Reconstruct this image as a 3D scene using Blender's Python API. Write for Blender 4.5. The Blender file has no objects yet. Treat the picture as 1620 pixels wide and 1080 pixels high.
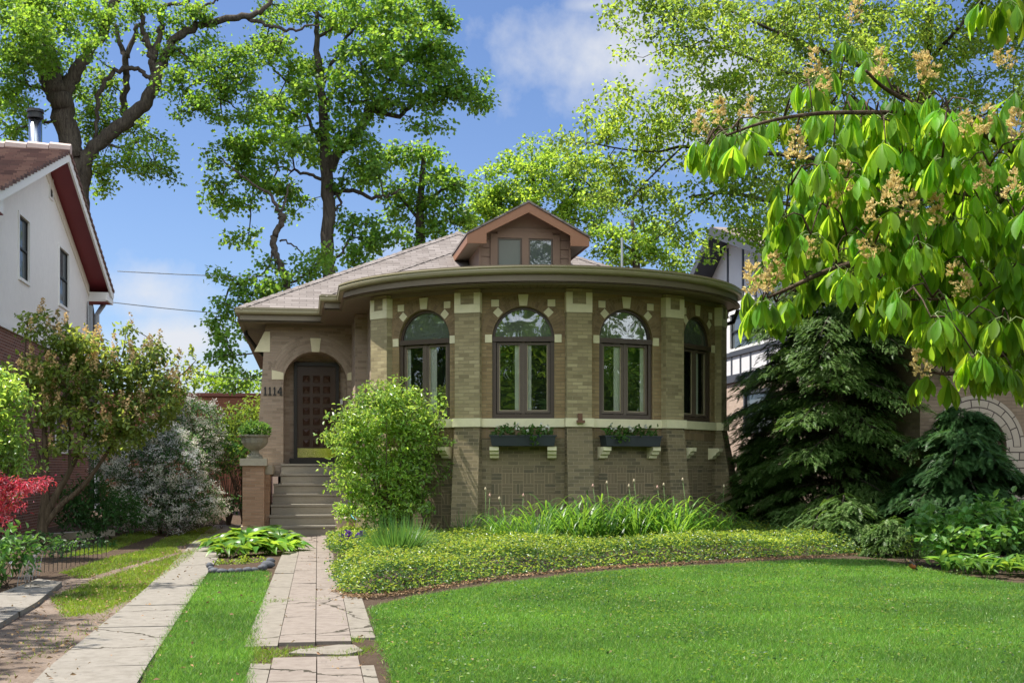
import bpy, math, random
import numpy as np
from mathutils import Vector
R = math.radians
random.seed(7); rng = np.random.default_rng(7)
SC = bpy.context.scene; COL = SC.collection

# ------------------------------------------------------------------ camera
YAW = math.atan(325/2000); S_, C_ = math.sin(YAW), math.cos(YAW)
EYE = 1.5
cd = bpy.data.cameras.new('camera'); cam = bpy.data.objects.new('camera', cd); COL.objects.link(cam)
cam.location = (0, 0, EYE); cam.rotation_euler = (R(90), 0, -YAW)
cd.sensor_width = 36; cd.lens = 2000/1620*36; cd.shift_y = 200/1620
cd.clip_start = .1; cd.clip_end = 3000
SC.camera = cam

# ------------------------------------------------------------------ light
SUN_EL, SUN_AZ = R(64), math.atan2(-.92, .30)      # azimuth clockwise from +Y
SKY_STRENGTH, SUN_STRENGTH, EXPOSURE = .072, 5.0, .98
sd = bpy.data.lights.new('sun', 'SUN'); sd.energy = SUN_STRENGTH; sd.angle = R(.55); sd.color = (1, .95, .86)
sun = bpy.data.objects.new('sun', sd); COL.objects.link(sun)
SUNV = Vector((math.sin(SUN_AZ)*math.cos(SUN_EL), math.cos(SUN_AZ)*math.cos(SUN_EL), math.sin(SUN_EL)))
sun.rotation_euler = SUNV.to_track_quat('Z', 'Y').to_euler()
vs = SC.view_settings; vs.view_transform = 'Standard'; vs.look = 'None'; vs.exposure = EXPOSURE; vs.gamma = 1; vs.use_curve_mapping = False
SC.cycles.max_bounces = 8; SC.cycles.transparent_max_bounces = 8; SC.cycles.caustics_reflective = False; SC.cycles.caustics_refractive = False
SC.cycles.use_denoising = True

def pdir(px, py):
    k = (px-810)/2000; v = (740-py)/2000
    d = Vector((k*C_+S_, -k*S_+C_, v)); return d.normalized()

W = bpy.data.worlds.new('World'); SC.world = W; W.use_nodes = True
nt = W.node_tree; N = nt.nodes; N.clear()
def wl(a, b): nt.links.new(a, b)
sky = N.new('ShaderNodeTexSky'); sky.sky_type = 'NISHITA'; sky.sun_disc = False
sky.sun_elevation = SUN_EL; sky.sun_rotation = SUN_AZ; sky.air_density = 1.0; sky.dust_density = .35; sky.ozone_density = 2.2; sky.altitude = 200
bg = N.new('ShaderNodeBackground'); bg.inputs['Strength'].default_value = SKY_STRENGTH
out = N.new('ShaderNodeOutputWorld')
tc = N.new('ShaderNodeTexCoord')
noi = N.new('ShaderNodeTexNoise'); noi.inputs['Scale'].default_value = 16; noi.inputs['Detail'].default_value = 9; noi.inputs['Roughness'].default_value = .58
wl(tc.outputs['Generated'], noi.inputs['Vector'])
acc = None
def wmath(op, a, b=None, c=None):
    m = N.new('ShaderNodeMath'); m.operation = op
    for i, v in enumerate((a, b, c)):
        if v is None: continue
        if isinstance(v, (int, float)): m.inputs[i].default_value = v
        else: wl(v, m.inputs[i])
    return m.outputs[0]
for (px, py, rx, ry, amp) in ((955, 100, 150, 80, 1.0), (935, 8, 45, 16, .7), (232, 465, 90, 42, .95), (275, 540, 110, 45, 1.0), (1120, 150, 130, 110, .9), (300, 610, 180, 60, .6), (640, 395, 120, 30, .35)):
    c = pdir(px, py); rt = Vector((c.y, -c.x, 0)).normalized(); up = rt.cross(c)
    def dt(v):
        n = N.new('ShaderNodeVectorMath'); n.operation = 'DOT_PRODUCT'; wl(tc.outputs['Generated'], n.inputs[0]); n.inputs[1].default_value = v; return n.outputs['Value']
    u = wmath('MULTIPLY', dt(rt), 2000/rx); v = wmath('MULTIPLY', wmath('SUBTRACT', dt(up), 0.0), 2000/ry)
    r = wmath('SQRT', wmath('ADD', wmath('POWER', u, 2), wmath('POWER', v, 2)))
    f = wmath('SUBTRACT', 1.0, r)
    f = wmath('ADD', wmath('MULTIPLY', f, .75), wmath('MULTIPLY', wmath('SUBTRACT', noi.outputs['Fac'], .42), 2.2))
    f = wmath('MULTIPLY', wmath('MINIMUM', wmath('MAXIMUM', f, 0.0), 1.0), amp)
    g = wmath('GREATER_THAN', dt(c), 0.2); f = wmath('MULTIPLY', f, g)
    acc = f if acc is None else wmath('MAXIMUM', acc, f)
sm = wmath('MULTIPLY', acc, .97)
mx = N.new('ShaderNodeMix'); mx.data_type = 'RGBA'; wl(sm, mx.inputs['Factor'])
tint = N.new('ShaderNodeMix'); tint.data_type = 'RGBA'; tint.blend_type = 'MULTIPLY'; tint.inputs['Factor'].default_value = 1
wl(sky.outputs[0], tint.inputs['A']); tint.inputs['B'].default_value = (.80, .86, 1.04, 1)
wl(tint.outputs['Result'], mx.inputs['A']); mx.inputs['B'].default_value = (5.6, 5.8, 6.2, 1)
# unseen bright cloud added behind the camera as fill light for the shaded front
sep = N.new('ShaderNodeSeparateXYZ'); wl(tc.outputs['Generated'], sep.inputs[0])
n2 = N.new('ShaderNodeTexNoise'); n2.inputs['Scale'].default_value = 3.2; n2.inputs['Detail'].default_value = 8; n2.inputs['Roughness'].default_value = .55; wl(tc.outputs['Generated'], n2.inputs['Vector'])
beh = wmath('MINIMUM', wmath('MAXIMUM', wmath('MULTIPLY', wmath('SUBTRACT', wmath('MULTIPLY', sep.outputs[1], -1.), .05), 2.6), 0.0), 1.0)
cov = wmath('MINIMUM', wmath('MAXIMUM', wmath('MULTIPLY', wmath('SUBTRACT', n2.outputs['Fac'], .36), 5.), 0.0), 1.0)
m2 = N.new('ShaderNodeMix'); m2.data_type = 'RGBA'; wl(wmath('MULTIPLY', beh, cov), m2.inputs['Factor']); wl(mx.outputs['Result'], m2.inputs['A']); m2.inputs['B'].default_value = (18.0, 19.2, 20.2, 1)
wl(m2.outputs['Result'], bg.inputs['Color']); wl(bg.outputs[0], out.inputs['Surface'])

# ------------------------------------------------------------------ measuring helpers (a sight line and a depth or a plane give a point in the place)
def P(px, py, D):
    Xc = (px-810)/2000*D
    return Vector((Xc*C_+D*S_, -Xc*S_+D*C_, EYE+(740-py)/2000*D))
def G(px, py, z=0.0):
    return P(px, py, 2000*(EYE-z)/(py-740))
def Xat(px, y):
    k = (px-810)/2000; return y*(S_+k*C_)/(C_-k*S_)
def Zat(px, py, y):
    return EYE+(740-py)/2000*(Xat(px, y)*S_+y*C_)

# ------------------------------------------------------------------ object helpers
def tag(o, label=None, cat=None, group=None, kind=None):
    if label: o['label'] = label
    if cat: o['category'] = cat
    if group: o['group'] = group
    if kind: o['kind'] = kind
    return o
def thing(name, label, cat, loc=(0, 0, 0), group=None):
    o = bpy.data.objects.new(name, None); COL.objects.link(o); o.location = loc; o.empty_display_size = .2
    return tag(o, label, cat, group)
def link(name, me, parent=None):
    o = bpy.data.objects.new(name, me); COL.objects.link(o)
    if parent is not None:
        o.parent = parent
        w = Vector((0, 0, 0)); p = parent
        while p is not None: w += p.location; p = p.parent
        o.location = -w                       # meshes are written in world metres
    return o
def dup(root, loc, rotz=0, label=None, scale=1):
    r = root.copy(); COL.objects.link(r); r.location = loc; r.rotation_euler = (0, 0, rotz); r.scale = (scale,)*3
    if label: r['label'] = label
    for ch in list(root.children):
        c = ch.copy(); COL.objects.link(c); c.parent = r
        for g in ch.children:
            d = g.copy(); COL.objects.link(d); d.parent = c
    return r

class MB:
    def __init__(s): s.v = []; s.f = []; s.uv = []; s.m = []
    def poly(s, pts, mat=0, uv=None):
        i = len(s.v); s.v += [Vector(p) for p in pts]; s.f.append(list(range(i, i+len(pts)))); s.m.append(mat); s.uv.append(uv)
    def box(s, x0, x1, y0, y1, z0, z1, mat=0):
        s.hexa([(x0, y0, z0), (x1, y0, z0), (x1, y1, z0), (x0, y1, z0), (x0, y0, z1), (x1, y0, z1), (x1, y1, z1), (x0, y1, z1)], mat)
    def hexa(s, p, mat=0):
        for q in ((3, 2, 1, 0), (4, 5, 6, 7), (0, 1, 5, 4), (1, 2, 6, 5), (2, 3, 7, 6), (3, 0, 4, 7)): s.poly([p[k] for k in q], mat)
    def prism(s, top, bot, mat=0):
        n = len(top); s.poly(top, mat); s.poly(bot[::-1], mat)
        for i in range(n):
            j = (i+1) % n; s.poly([bot[i], bot[j], top[j], top[i]], mat)
    def tube(s, pts, rad, n=7, mat=0, cap=True):
        pts = [Vector(p) for p in pts]; rings = []
        ref = Vector((.31, .87, .2))
        for i, p in enumerate(pts):
            t = (pts[min(i+1, len(pts)-1)]-pts[max(i-1, 0)]).normalized()
            a = t.cross(ref)
            if a.length < .05: a = t.cross(Vector((1, 0, 0)))
            a.normalize(); b = t.cross(a); r = rad[i] if hasattr(rad, '__len__') else rad
            i0 = len(s.v); s.v += [p+(a*math.cos(2*math.pi*k/n)+b*math.sin(2*math.pi*k/n))*r for k in range(n)]; rings.append(i0)
        for q in range(len(rings)-1):
            for k in range(n):
                s.f.append([rings[q]+k, rings[q]+(k+1) % n, rings[q+1]+(k+1) % n, rings[q+1]+k]); s.m.append(mat); s.uv.append(None)
        if cap:
            s.f.append([rings[-1]+k for k in range(n)]); s.m.append(mat); s.uv.append(None)
            s.f.append([rings[0]+k for k in range(n)][::-1]); s.m.append(mat); s.uv.append(None)
    def lathe(s, prof, c, n=24, mat=0, rib=0):
        c = Vector(c); rings = []
        for (r, z) in prof:
            i0 = len(s.v); rings.append(i0)
            s.v += [c+Vector((r*(1+(rib*math.cos(k*math.pi) if rib else 0))*math.cos(2*math.pi*k/n), r*(1+(rib*math.cos(k*math.pi) if rib else 0))*math.sin(2*math.pi*k/n), z)) for k in range(n)]
        for q in range(len(rings)-1):
            for k in range(n):
                s.f.append([rings[q]+k, rings[q]+(k+1) % n, rings[q+1]+(k+1) % n, rings[q+1]+k]); s.m.append(mat); s.uv.append(None)
    def build(s, name, mats, parent=None, smooth=False, bevel=0):
        me = bpy.data.meshes.new(name); me.from_pydata([tuple(v) for v in s.v], [], s.f)
        if not isinstance(mats, (list, tuple)): mats = [mats]
        for m in mats: me.materials.append(m)
        ul = me.uv_layers.new(name='UVMap'); li = 0; buf = []
        for poly, uv, m in zip(me.polygons, s.uv, s.m):
            poly.material_index = m; poly.use_smooth = smooth
            n = poly.normal
            if uv is not None: buf += [c for q in uv for c in q]
            else:
                if abs(n.z) > .97 or n.length < .5:
                    for vi in poly.vertices: buf += [me.vertices[vi].co.x, me.vertices[vi].co.y]
                else:
                    t = Vector((-n.y, n.x, 0)).normalized(); b = n.cross(t)
                    for vi in poly.vertices:
                        p = me.vertices[vi].co; buf += [p.dot(t), p.dot(b)]
        ul.data.foreach_set('uv', buf)
        o = link(name, me, parent)
        if bevel:
            md = o.modifiers.new('edge', 'BEVEL'); md.width = bevel; md.segments = 2; md.limit_method = 'ANGLE'; md.angle_limit = R(40)
        return o

def fast_mesh(name, verts, faces, mats, parent=None, mi=None, smooth=False):
    nv, nf, k = len(verts), len(faces), faces.shape[1]
    me = bpy.data.meshes.new(name); me.vertices.add(nv); me.vertices.foreach_set('co', np.ascontiguousarray(verts, dtype=np.float32).ravel())
    me.loops.add(nf*k); me.loops.foreach_set('vertex_index', np.ascontiguousarray(faces, dtype=np.int32).ravel())
    me.polygons.add(nf); me.polygons.foreach_set('loop_start', np.arange(0, nf*k, k, dtype=np.int32))
    if not isinstance(mats, (list, tuple)): mats = [mats]
    for m in mats: me.materials.append(m)
    if mi is not None: me.polygons.foreach_set('material_index', np.ascontiguousarray(mi, dtype=np.int32))
    me.polygons.foreach_set('use_smooth', np.full(nf, smooth, dtype=bool))
    me.update(calc_edges=True)
    return link(name, me, parent)

# leaf outlines: along, across, out of plane
def T(v, f): return np.array(v, float), np.array(f, int)
LEAF = T([(0, 0, 0), (.45, .5, .12), (1, 0, -.06), (.45, -.5, .12)], [(0, 1, 2), (0, 2, 3)])
OVAL = T([(0, 0, 0), (.3, .46, .12), (.7, .4, .06), (1, 0, -.14), (.7, -.4, .06), (.3, -.46, .12)], [(0, 1, 2, 3), (0, 3, 4, 5)])
MAPLE = T([(0, 0, 0), (.2, .5, .1), (.42, .22, 0), (.62, .42, .05), (1, 0, -.1), (.62, -.42, .05), (.42, -.22, 0), (.2, -.5, .1)], [(0, 1, 2), (0, 2, 3), (0, 3, 4), (0, 4, 5), (0, 5, 6), (0, 6, 7)])
BLADE = T([(0, .5, 0), (0, -.5, 0), (1, 0, .25)], [(0, 1, 2)])
def strip(n, width, curl):
    v = []
    for i in range(n+1):
        t = i/n; w = width(t)/2; a = curl(t); v += [(a[0], w, a[1]), (a[0], -w, a[1])]
    f = [(2*i, 2*i+1, 2*i+3, 2*i+2) for i in range(n)]
    return T(v, f)
def fan(n, width, mid):                       # a leaf with a sunk midrib: three verts a row
    v = []
    for i in range(n+1):
        t = i/n; w = width(t)/2; a = mid(t); v += [(a[0], w, a[1]+.18*w), (a[0], 0, a[1]-.1*w), (a[0], -w, a[1]+.18*w)]
    f = []
    for i in range(n):
        b = 3*i; f += [(b, b+1, b+4, b+3), (b+1, b+2, b+5, b+4)]
    return T(v, f)
def sstep(t): return math.sin(math.pi*min(max(t, 0), 1))
STRAP = strip(7, lambda t: (1-t)**.5*.9+.06, lambda t: (t*.9, .9*math.sin(t*2.0)*.62 - .35*t**3))
GRASSY = strip(4, lambda t: (1-t)**.6, lambda t: (t, .12*math.sin(t*2.5)))
HOSTA = fan(7, lambda t: max(.05, .95*sstep(max(0, (t-.22)/.78)**.75)**.8), lambda t: (t, .34*math.sin(t*2.2)-.62*t*t*t))
LEAFLET = fan(6, lambda t: max(.03, .5*sstep(t**1.45)**.85), lambda t: (t, .05*math.sin(t*3.1)-.12*t*t))
NEEDLE = T([(0, .035, 0), (0, -.035, 0), (1, 0, -.12)] + [p for i in range(7) for p in ((.08+.11*i, 0, -.005*i*i), (.17+.115*i, .33-.035*i, -.006*i*i), (.2+.115*i, .0, -.006*i*i))] + [p for i in range(7) for p in ((.08+.11*i, 0, -.005*i*i), (.2+.115*i, .0, -.006*i*i), (.17+.115*i, -.33+.035*i, -.006*i*i))],
           [(3*i, 3*i+1, 3*i+2) for i in range(15)])

def unit(a): return a/np.maximum(np.linalg.norm(a, axis=1, keepdims=True), 1e-9)
def frames(d, n):
    x = unit(d); y = unit(np.cross(n, x)); z = np.cross(x, y); return x, y, z
def leaves_arrays(tmpl, p, d, n, L, Wd=None):
    tv, tf = tmpl; x, y, z = frames(d, n); L = np.broadcast_to(np.asarray(L, float), (len(p),)); Wd = L if Wd is None else np.broadcast_to(np.asarray(Wd, float), (len(p),))
    v = p[:, None, :] + tv[None, :, 0:1]*(L[:, None]*1)[:, :, None]*x[:, None, :] + tv[None, :, 1:2]*Wd[:, None, None]*y[:, None, :] + tv[None, :, 2:3]*L[:, None, None]*z[:, None, :]
    f = tf[None]+(np.arange(len(p))*len(tv))[:, None, None]
    return v.reshape(-1, 3), f.reshape(-1, tf.shape[1])
def scatter(name, tmpl, p, d, n, L, Wd, mats, parent=None, which=None, smooth=False):
    v, f = leaves_arrays(tmpl, p, d, n, L, Wd)
    mi = None if which is None else np.repeat(which, len(tmpl[1]))
    return fast_mesh(name, v, f, mats, parent, mi, smooth)
def rnd(n): return rng.normal(size=(n, 3))
def in_ball(n, shell=.0):
    u = unit(rnd(n)); r = rng.random(n)**(1/3); r = shell+(1-shell)*r
    return u*r[:, None]

# ------------------------------------------------------------------ materials
class NB:
    def __init__(s, name):
        s.m = bpy.data.materials.new(name); s.m.use_nodes = True; s.t = s.m.node_tree; s.t.nodes.clear()
        s.out = s.n('ShaderNodeOutputMaterial')
    def n(s, ty, **kw):
        x = s.t.nodes.new(ty)
        for k, v in kw.items():
            if hasattr(x, k): setattr(x, k, v)
        return x
    def set(s, sock, v):
        if v is None: return
        if hasattr(v, 'is_output') or hasattr(v, 'links') and not isinstance(v, (int, float, tuple)): s.t.links.new(v, sock)
        else: sock.default_value = (tuple(v)+(1,) if isinstance(v, tuple) and len(v) == 3 and sock.type == 'RGBA' else v)
    def noise(s, scale, detail=4, rough=.55, vec=None, dist=0):
        x = s.n('ShaderNodeTexNoise'); x.inputs['Scale'].default_value = scale; x.inputs['Detail'].default_value = detail; x.inputs['Roughness'].default_value = rough; x.inputs['Distortion'].default_value = dist
        if vec is None:
            g = s.n('ShaderNodeTexCoord'); vec = g.outputs['Object']
        s.t.links.new(vec, x.inputs['Vector']); return x.outputs['Fac']
    def ramp(s, fac, stops):
        x = s.n('ShaderNodeValToRGB'); e = x.color_ramp.elements
        while len(e) < len(stops): e.new(.5)
        for i, (p, c) in enumerate(stops):
            e[i].position = p; e[i].color = tuple(c)+(1,) if len(c) == 3 else c
        s.set(x.inputs[0], fac); return x.outputs[0]
    def mix(s, fac, a, b, mode='MIX'):
        x = s.n('ShaderNodeMix'); x.data_type = 'RGBA'; x.blend_type = mode
        s.set(x.inputs['Factor'], fac); s.set(x.inputs['A'], a); s.set(x.inputs['B'], b); return x.outputs['Result']
    def math(s, op, a, b=0.0):
        x = s.n('ShaderNodeMath'); x.operation = op; s.set(x.inputs[0], a); s.set(x.inputs[1], b); return x.outputs[0]
    def bump(s, h, strength=.3, dist=.01):
        x = s.n('ShaderNodeBump'); x.inputs['Strength'].default_value = strength; x.inputs['Distance'].default_value = dist; s.set(x.inputs['Height'], h); return x.outputs[0]
    def pbsdf(s, col, rough=.7, metal=0., spec=.4, normal=None):
        x = s.n('ShaderNodeBsdfPrincipled'); s.set(x.inputs['Base Color'], col); s.set(x.inputs['Roughness'], rough); s.set(x.inputs['Metallic'], metal); x.inputs['Specular IOR Level'].default_value = spec
        if normal is not None: s.t.links.new(normal, x.inputs['Normal'])
        return x.outputs[0]
    def uv(s):
        return s.n('ShaderNodeUVMap').outputs[0]
    def done(s, sh): s.t.links.new(sh, s.out.inputs['Surface']); return s.m

def plain(name, col, rough=.7, var=.18, scale=6, metal=0., spec=.4, bump=.0, bscale=60):
    b = NB(name); f = b.noise(scale, 5, .6); f2 = b.noise(scale*9, 3, .6)
    c = b.mix(f, tuple(x*(1-var) for x in col), tuple(min(1, x*(1+var)) for x in col))
    c = b.mix(b.math('MULTIPLY', f2, .35), c, tuple(x*.62 for x in col))
    nm = b.bump(b.noise(bscale, 4), bump, .01) if bump else None
    return b.done(b.pbsdf(c, rough, metal, spec, nm))

def brick(name, c1, c2, c3, mortar, bw=.2, bh=.0677, ms=.0055, weave=False, stain=.3, off=.5):
    b = NB(name); uv = b.uv()
    def bt(vec, offs=.5):
        x = b.n('ShaderNodeTexBrick'); x.offset = offs; x.inputs['Scale'].default_value = 1; x.inputs['Mortar Size'].default_value = ms; x.inputs['Mortar Smooth'].default_value = .2
        x.inputs['Brick Width'].default_value = bw; x.inputs['Row Height'].default_value = bh; x.inputs['Bias'].default_value = 0
        b.set(x.inputs['Color1'], (0., 0., 0.)); b.set(x.inputs['Color2'], (1., 1., 1.)); b.set(x.inputs['Mortar'], (0., 0., 0.)); b.t.links.new(vec, x.inputs['Vector']); return x
    if weave:
        sp = b.n('ShaderNodeSeparateXYZ'); b.t.links.new(uv, sp.inputs[0]); cb = b.n('ShaderNodeCombineXYZ'); b.t.links.new(sp.outputs[1], cb.inputs[0]); b.t.links.new(sp.outputs[0], cb.inputs[1])
        A = bt(uv, 0); B = bt(cb.outputs[0], 0)
        ck = b.n('ShaderNodeTexChecker'); ck.inputs['Scale'].default_value = 1/bw; mp = b.n('ShaderNodeMapping'); mp.inputs['Location'].default_value = (.0001, .0001, .1); b.t.links.new(uv, mp.inputs[0]); b.t.links.new(mp.outputs[0], ck.inputs['Vector'])
        tone = b.mix(ck.outputs['Fac'], A.outputs['Color'], B.outputs['Color'])
        mx = b.n('ShaderNodeMix'); mx.data_type = 'FLOAT'; b.t.links.new(ck.outputs['Fac'], mx.inputs['Factor']); b.t.links.new(A.outputs['Fac'], mx.inputs['A']); b.t.links.new(B.outputs['Fac'], mx.inputs['B']); fac = mx.outputs['Result']
    else:
        A = bt(uv, off); tone = A.outputs['Color']; fac = A.outputs['Fac']
    c = b.ramp(tone, [(0, c1), (.45, c2), (.8, c2), (1, c3)])
    n1 = b.noise(1.1, 4, .6); n2 = b.noise(45, 3, .6); n3 = b.noise(7, 3, .6)
    c = b.mix(b.math('MULTIPLY', n1, stain), c, tuple(x*.55 for x in c1))
    c = b.mix(b.math('MULTIPLY', n2, .4), c, tuple(x*.6 for x in c2))
    c = b.mix(b.math('MULTIPLY', n3, .3), c, tuple(min(1, x*1.35) for x in c2))
    c = b.mix(fac, c, b.mix(n3, mortar, tuple(x*.75 for x in mortar)))
    h = b.math('ADD', b.math('MULTIPLY', fac, -1.), b.math('MULTIPLY', n2, .35))
    return b.done(b.pbsdf(c, .85, 0, .25, b.bump(h, .9, .009)))

def shingle(name, cols, bw=.34, bh=.15, gap=.006):
    b = NB(name); uv = b.uv(); x = b.n('ShaderNodeTexBrick'); x.offset = .5; x.inputs['Scale'].default_value = 1; x.inputs['Mortar Size'].default_value = gap; x.inputs['Mortar Smooth'].default_value = .3
    x.inputs['Brick Width'].default_value = bw; x.inputs['Row Height'].default_value = bh; b.set(x.inputs['Color1'], (0., 0., 0.)); b.set(x.inputs['Color2'], (1., 1., 1.)); b.set(x.inputs['Mortar'], (.2, .2, .2)); b.t.links.new(uv, x.inputs['Vector'])
    c = b.ramp(x.outputs['Color'], [(0, cols[0]), (.5, cols[1]), (1, cols[2])])
    sp = b.n('ShaderNodeSeparateXYZ'); b.t.links.new(uv, sp.inputs[0])
    row = b.math('FRACT', b.math('DIVIDE', sp.outputs[1], bh))            # thickness of each course
    lip = b.math('LESS_THAN', row, .13)
    c = b.mix(b.math('MULTIPLY', lip, .55), c, tuple(v*.3 for v in cols[0]))
    c = b.mix(b.math('MULTIPLY', x.outputs['Fac'], .7), c, tuple(v*.3 for v in cols[0]))
    c = b.mix(b.math('MULTIPLY', b.noise(.9, 4, .65), .4), c, tuple(v*.62 for v in cols[1]))
    c = b.mix(b.math('MULTIPLY', b.noise(140, 2), .4), c, tuple(v*.55 for v in cols[1]))
    return b.done(b.pbsdf(c, .9, 0, .2, b.bump(b.math('ADD', row, b.math('MULTIPLY', x.outputs['Fac'], -1)), .6, .012)))

def leaf(name, col, tr, amt=.42, var=.45, gloss=.35, rough=.45, hue=.03, warm=None, patch_scale=.7):
    b = NB(name); g = b.n('ShaderNodeNewGeometry'); r = g.outputs['Random Per Island']
    hs = b.n('ShaderNodeHueSaturation'); b.set(hs.inputs['Color'], col); b.set(hs.inputs['Value'], b.math('ADD', 1-var/2, b.math('MULTIPLY', r, var)))
    h2 = b.math('ADD', .5-hue/2, b.math('MULTIPLY', b.math('FRACT', b.math('MULTIPLY', r, 17.3)), hue)); b.set(hs.inputs['Hue'], h2)
    ht = b.n('ShaderNodeHueSaturation'); b.set(ht.inputs['Color'], tr); b.set(ht.inputs['Value'], b.math('ADD', 1-var/2, b.math('MULTIPLY', r, var))); b.set(ht.inputs['Hue'], h2)
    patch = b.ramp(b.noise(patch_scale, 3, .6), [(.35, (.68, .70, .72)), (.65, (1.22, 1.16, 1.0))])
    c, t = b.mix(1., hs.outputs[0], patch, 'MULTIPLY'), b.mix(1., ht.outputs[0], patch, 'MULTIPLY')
    if warm:
        k = b.math('GREATER_THAN', b.math('FRACT', b.math('MULTIPLY', r, 41.7)), 1-warm[1]); c = b.mix(k, c, warm[0])
    d = b.pbsdf(c, rough, 0, gloss); tn = b.n('ShaderNodeBsdfTranslucent'); b.t.links.new(t, tn.inputs['Color'])
    m = b.n('ShaderNodeMixShader'); m.inputs[0].default_value = amt; b.t.links.new(d, m.inputs[1]); b.t.links.new(tn.outputs[0], m.inputs[2])
    return b.done(m.outputs[0])

def glass(name, tint=(.62, .66, .62), refl=.2, wave=.12, wscale=2.2, body=.35, dark=(.02, .025, .022), fr=.55):
    b = NB(name); nm = b.bump(b.noise(wscale, 2, .4, dist=.6), wave, .08)
    tr = b.n('ShaderNodeBsdfTransparent'); b.set(tr.inputs[0], tint)
    dk = b.n('ShaderNodeBsdfDiffuse'); b.set(dk.inputs[0], dark)
    m0 = b.n('ShaderNodeMixShader'); m0.inputs[0].default_value = body; b.t.links.new(tr.outputs[0], m0.inputs[1]); b.t.links.new(dk.outputs[0], m0.inputs[2])
    gl = b.n('ShaderNodeBsdfGlossy'); gl.inputs['Roughness'].default_value = .02; b.set(gl.inputs['Color'], (.95, .97, 1.)); b.t.links.new(nm, gl.inputs['Normal'])
    lw = b.n('ShaderNodeLayerWeight'); lw.inputs[0].default_value = .25
    f = b.math('MINIMUM', b.math('ADD', refl, b.math('MULTIPLY', lw.outputs['Fresnel'], fr)), .9)
    m = b.n('ShaderNodeMixShader'); b.t.links.new(f, m.inputs[0]); b.t.links.new(m0.outputs[0], m.inputs[1]); b.t.links.new(gl.outputs[0], m.inputs[2])
    return b.done(m.outputs[0])

def bark(name, c1, c2):
    b = NB(name); tcn = b.n('ShaderNodeTexCoord'); mp = b.n('ShaderNodeMapping'); mp.inputs['Scale'].default_value = (9, 9, 1.6); b.t.links.new(tcn.outputs['Object'], mp.inputs[0])
    f = b.noise(1.6, 6, .65, mp.outputs[0], .8); c = b.ramp(f, [(.3, c1), (.7, c2)])
    return b.done(b.pbsdf(c, .95, 0, .15, b.bump(f, 1., .05)))

M = {}
M['bay_brick'] = brick('bay_brick', (.175, .138, .078), (.365, .302, .17), (.52, .44, .26), (.33, .28, .17))
M['panel_brick'] = brick('panel_brick', (.20, .135, .07), (.31, .22, .115), (.38, .28, .15), (.27, .215, .125))
M['base_brick'] = brick('base_brick', (.075, .07, .048), (.225, .18, .105), (.31, .25, .15), (.36, .29, .19))
M['weave_brick'] = brick('weave_brick', (.085, .08, .055), (.19, .15, .092), (.25, .19, .115), (.40, .31, .20), bw=.201, bh=.067, weave=True)
M['soldier_brick'] = brick('soldier_brick', (.15, .105, .06), (.27, .19, .105), (.33, .24, .14), (.30, .22, .14), bw=.067, bh=.2, off=0)
M['entry_brick'] = brick('entry_brick', (.21, .16, .115), (.385, .295, .22), (.46, .37, .28), (.40, .33, .26))
M['pier_brick'] = brick('pier_brick', (.20, .12, .072), (.36, .235, .155), (.44, .30, .21), (.38, .28, .2))
M['red_brick'] = brick('red_brick', (.07, .03, .025), (.19, .075, .05), (.25, .11, .075), (.33, .24, .2), ms=.009)
M['garage_brick'] = brick('garage_brick', (.19, .07, .04), (.27, .105, .06), (.31, .13, .08), (.24, .12, .08))
M['pale_brick'] = brick('pale_brick', (.40, .30, .235), (.50, .385, .31), (.57, .45, .37), (.46, .37, .3))
M['porch_stone'] = brick('porch_stone', (.30, .25, .19), (.40, .34, .27), (.48, .42, .34), (.09, .07, .06), bw=.42, bh=.15, ms=.012)
M['lime'] = plain('limestone', (.76, .70, .47), .8, .15, 7, bump=.25)
M['lime_base'] = plain('weathered_limestone', (.48, .40, .27), .85, .2, 6, bump=.3)
M['conc'] = plain('step_concrete', (.285, .262, .215), .85, .22, 3, bump=.25)
M['cap'] = plain('cap_stone', (.40, .37, .29), .85, .25, 8, bump=.3)
M['urn'] = plain('urn_stone', (.23, .22, .17), .9, .35, 12, bump=.5)
M['trim'] = plain('brown_trim', (.22, .178, .122), .55, .12, 2)
M['gutter'] = plain('olive_gutter', (.31, .275, .165), .38, .12, 3)
M['dormer_paint'] = plain('dormer_paint', (.22, .14, .095), .6, .1, 3)
M['dormer_fascia'] = plain('dormer_fascia', (.28, .135, .072), .5, .1, 3)
M['frame'] = plain('window_frame', (.075, .052, .038), .45, .15, 4)
M['sash'] = plain('sash', (.12, .09, .068), .5, .15, 4)
M['door'] = plain('door_wood', (.06, .03, .018), .32, .3, 5)
M['doorframe'] = plain('door_frame', (.022, .017, .014), .4, .2, 5)
M['black'] = plain('black_metal', (.018, .018, .018), .5, .2, 5)
M['brass'] = plain('brass', (.95, .78, .36), .12, .08, 5, metal=1.)
M['white'] = plain('white_paint', (.78, .77, .74), .6, .04, 3)
M['curtain'] = plain('curtain', (.85, .84, .78), .8, .06, 3)
M['stucco'] = plain('stucco', (.80, .78, .74), .95, .07, .8, bump=.6, bscale=45)
M['tudor_panel'] = plain('tudor_panel', (.66, .65, .66), .95, .05, 2, bump=.4)
M['timber'] = plain('timber', (.06, .065, .08), .6, .15, 4)
M['maroon'] = plain('maroon_soffit', (.21, .025, .035), .55, .08, 2)
M['steel'] = plain('galvanised', (.62, .65, .68), .22, .12, 4, metal=1.)
M['grey_metal'] = plain('grey_downspout', (.32, .34, .36), .4, .1, 3)
M['planter'] = plain('planter_paint', (.028, .036, .042), .5, .15, 5)
M['soil'] = plain('soil', (.075, .05, .036), 1, .4, 8, bump=.6)
M['room'] = plain('dark_room', (.03, .028, .025), .95, .2, 2)
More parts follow.
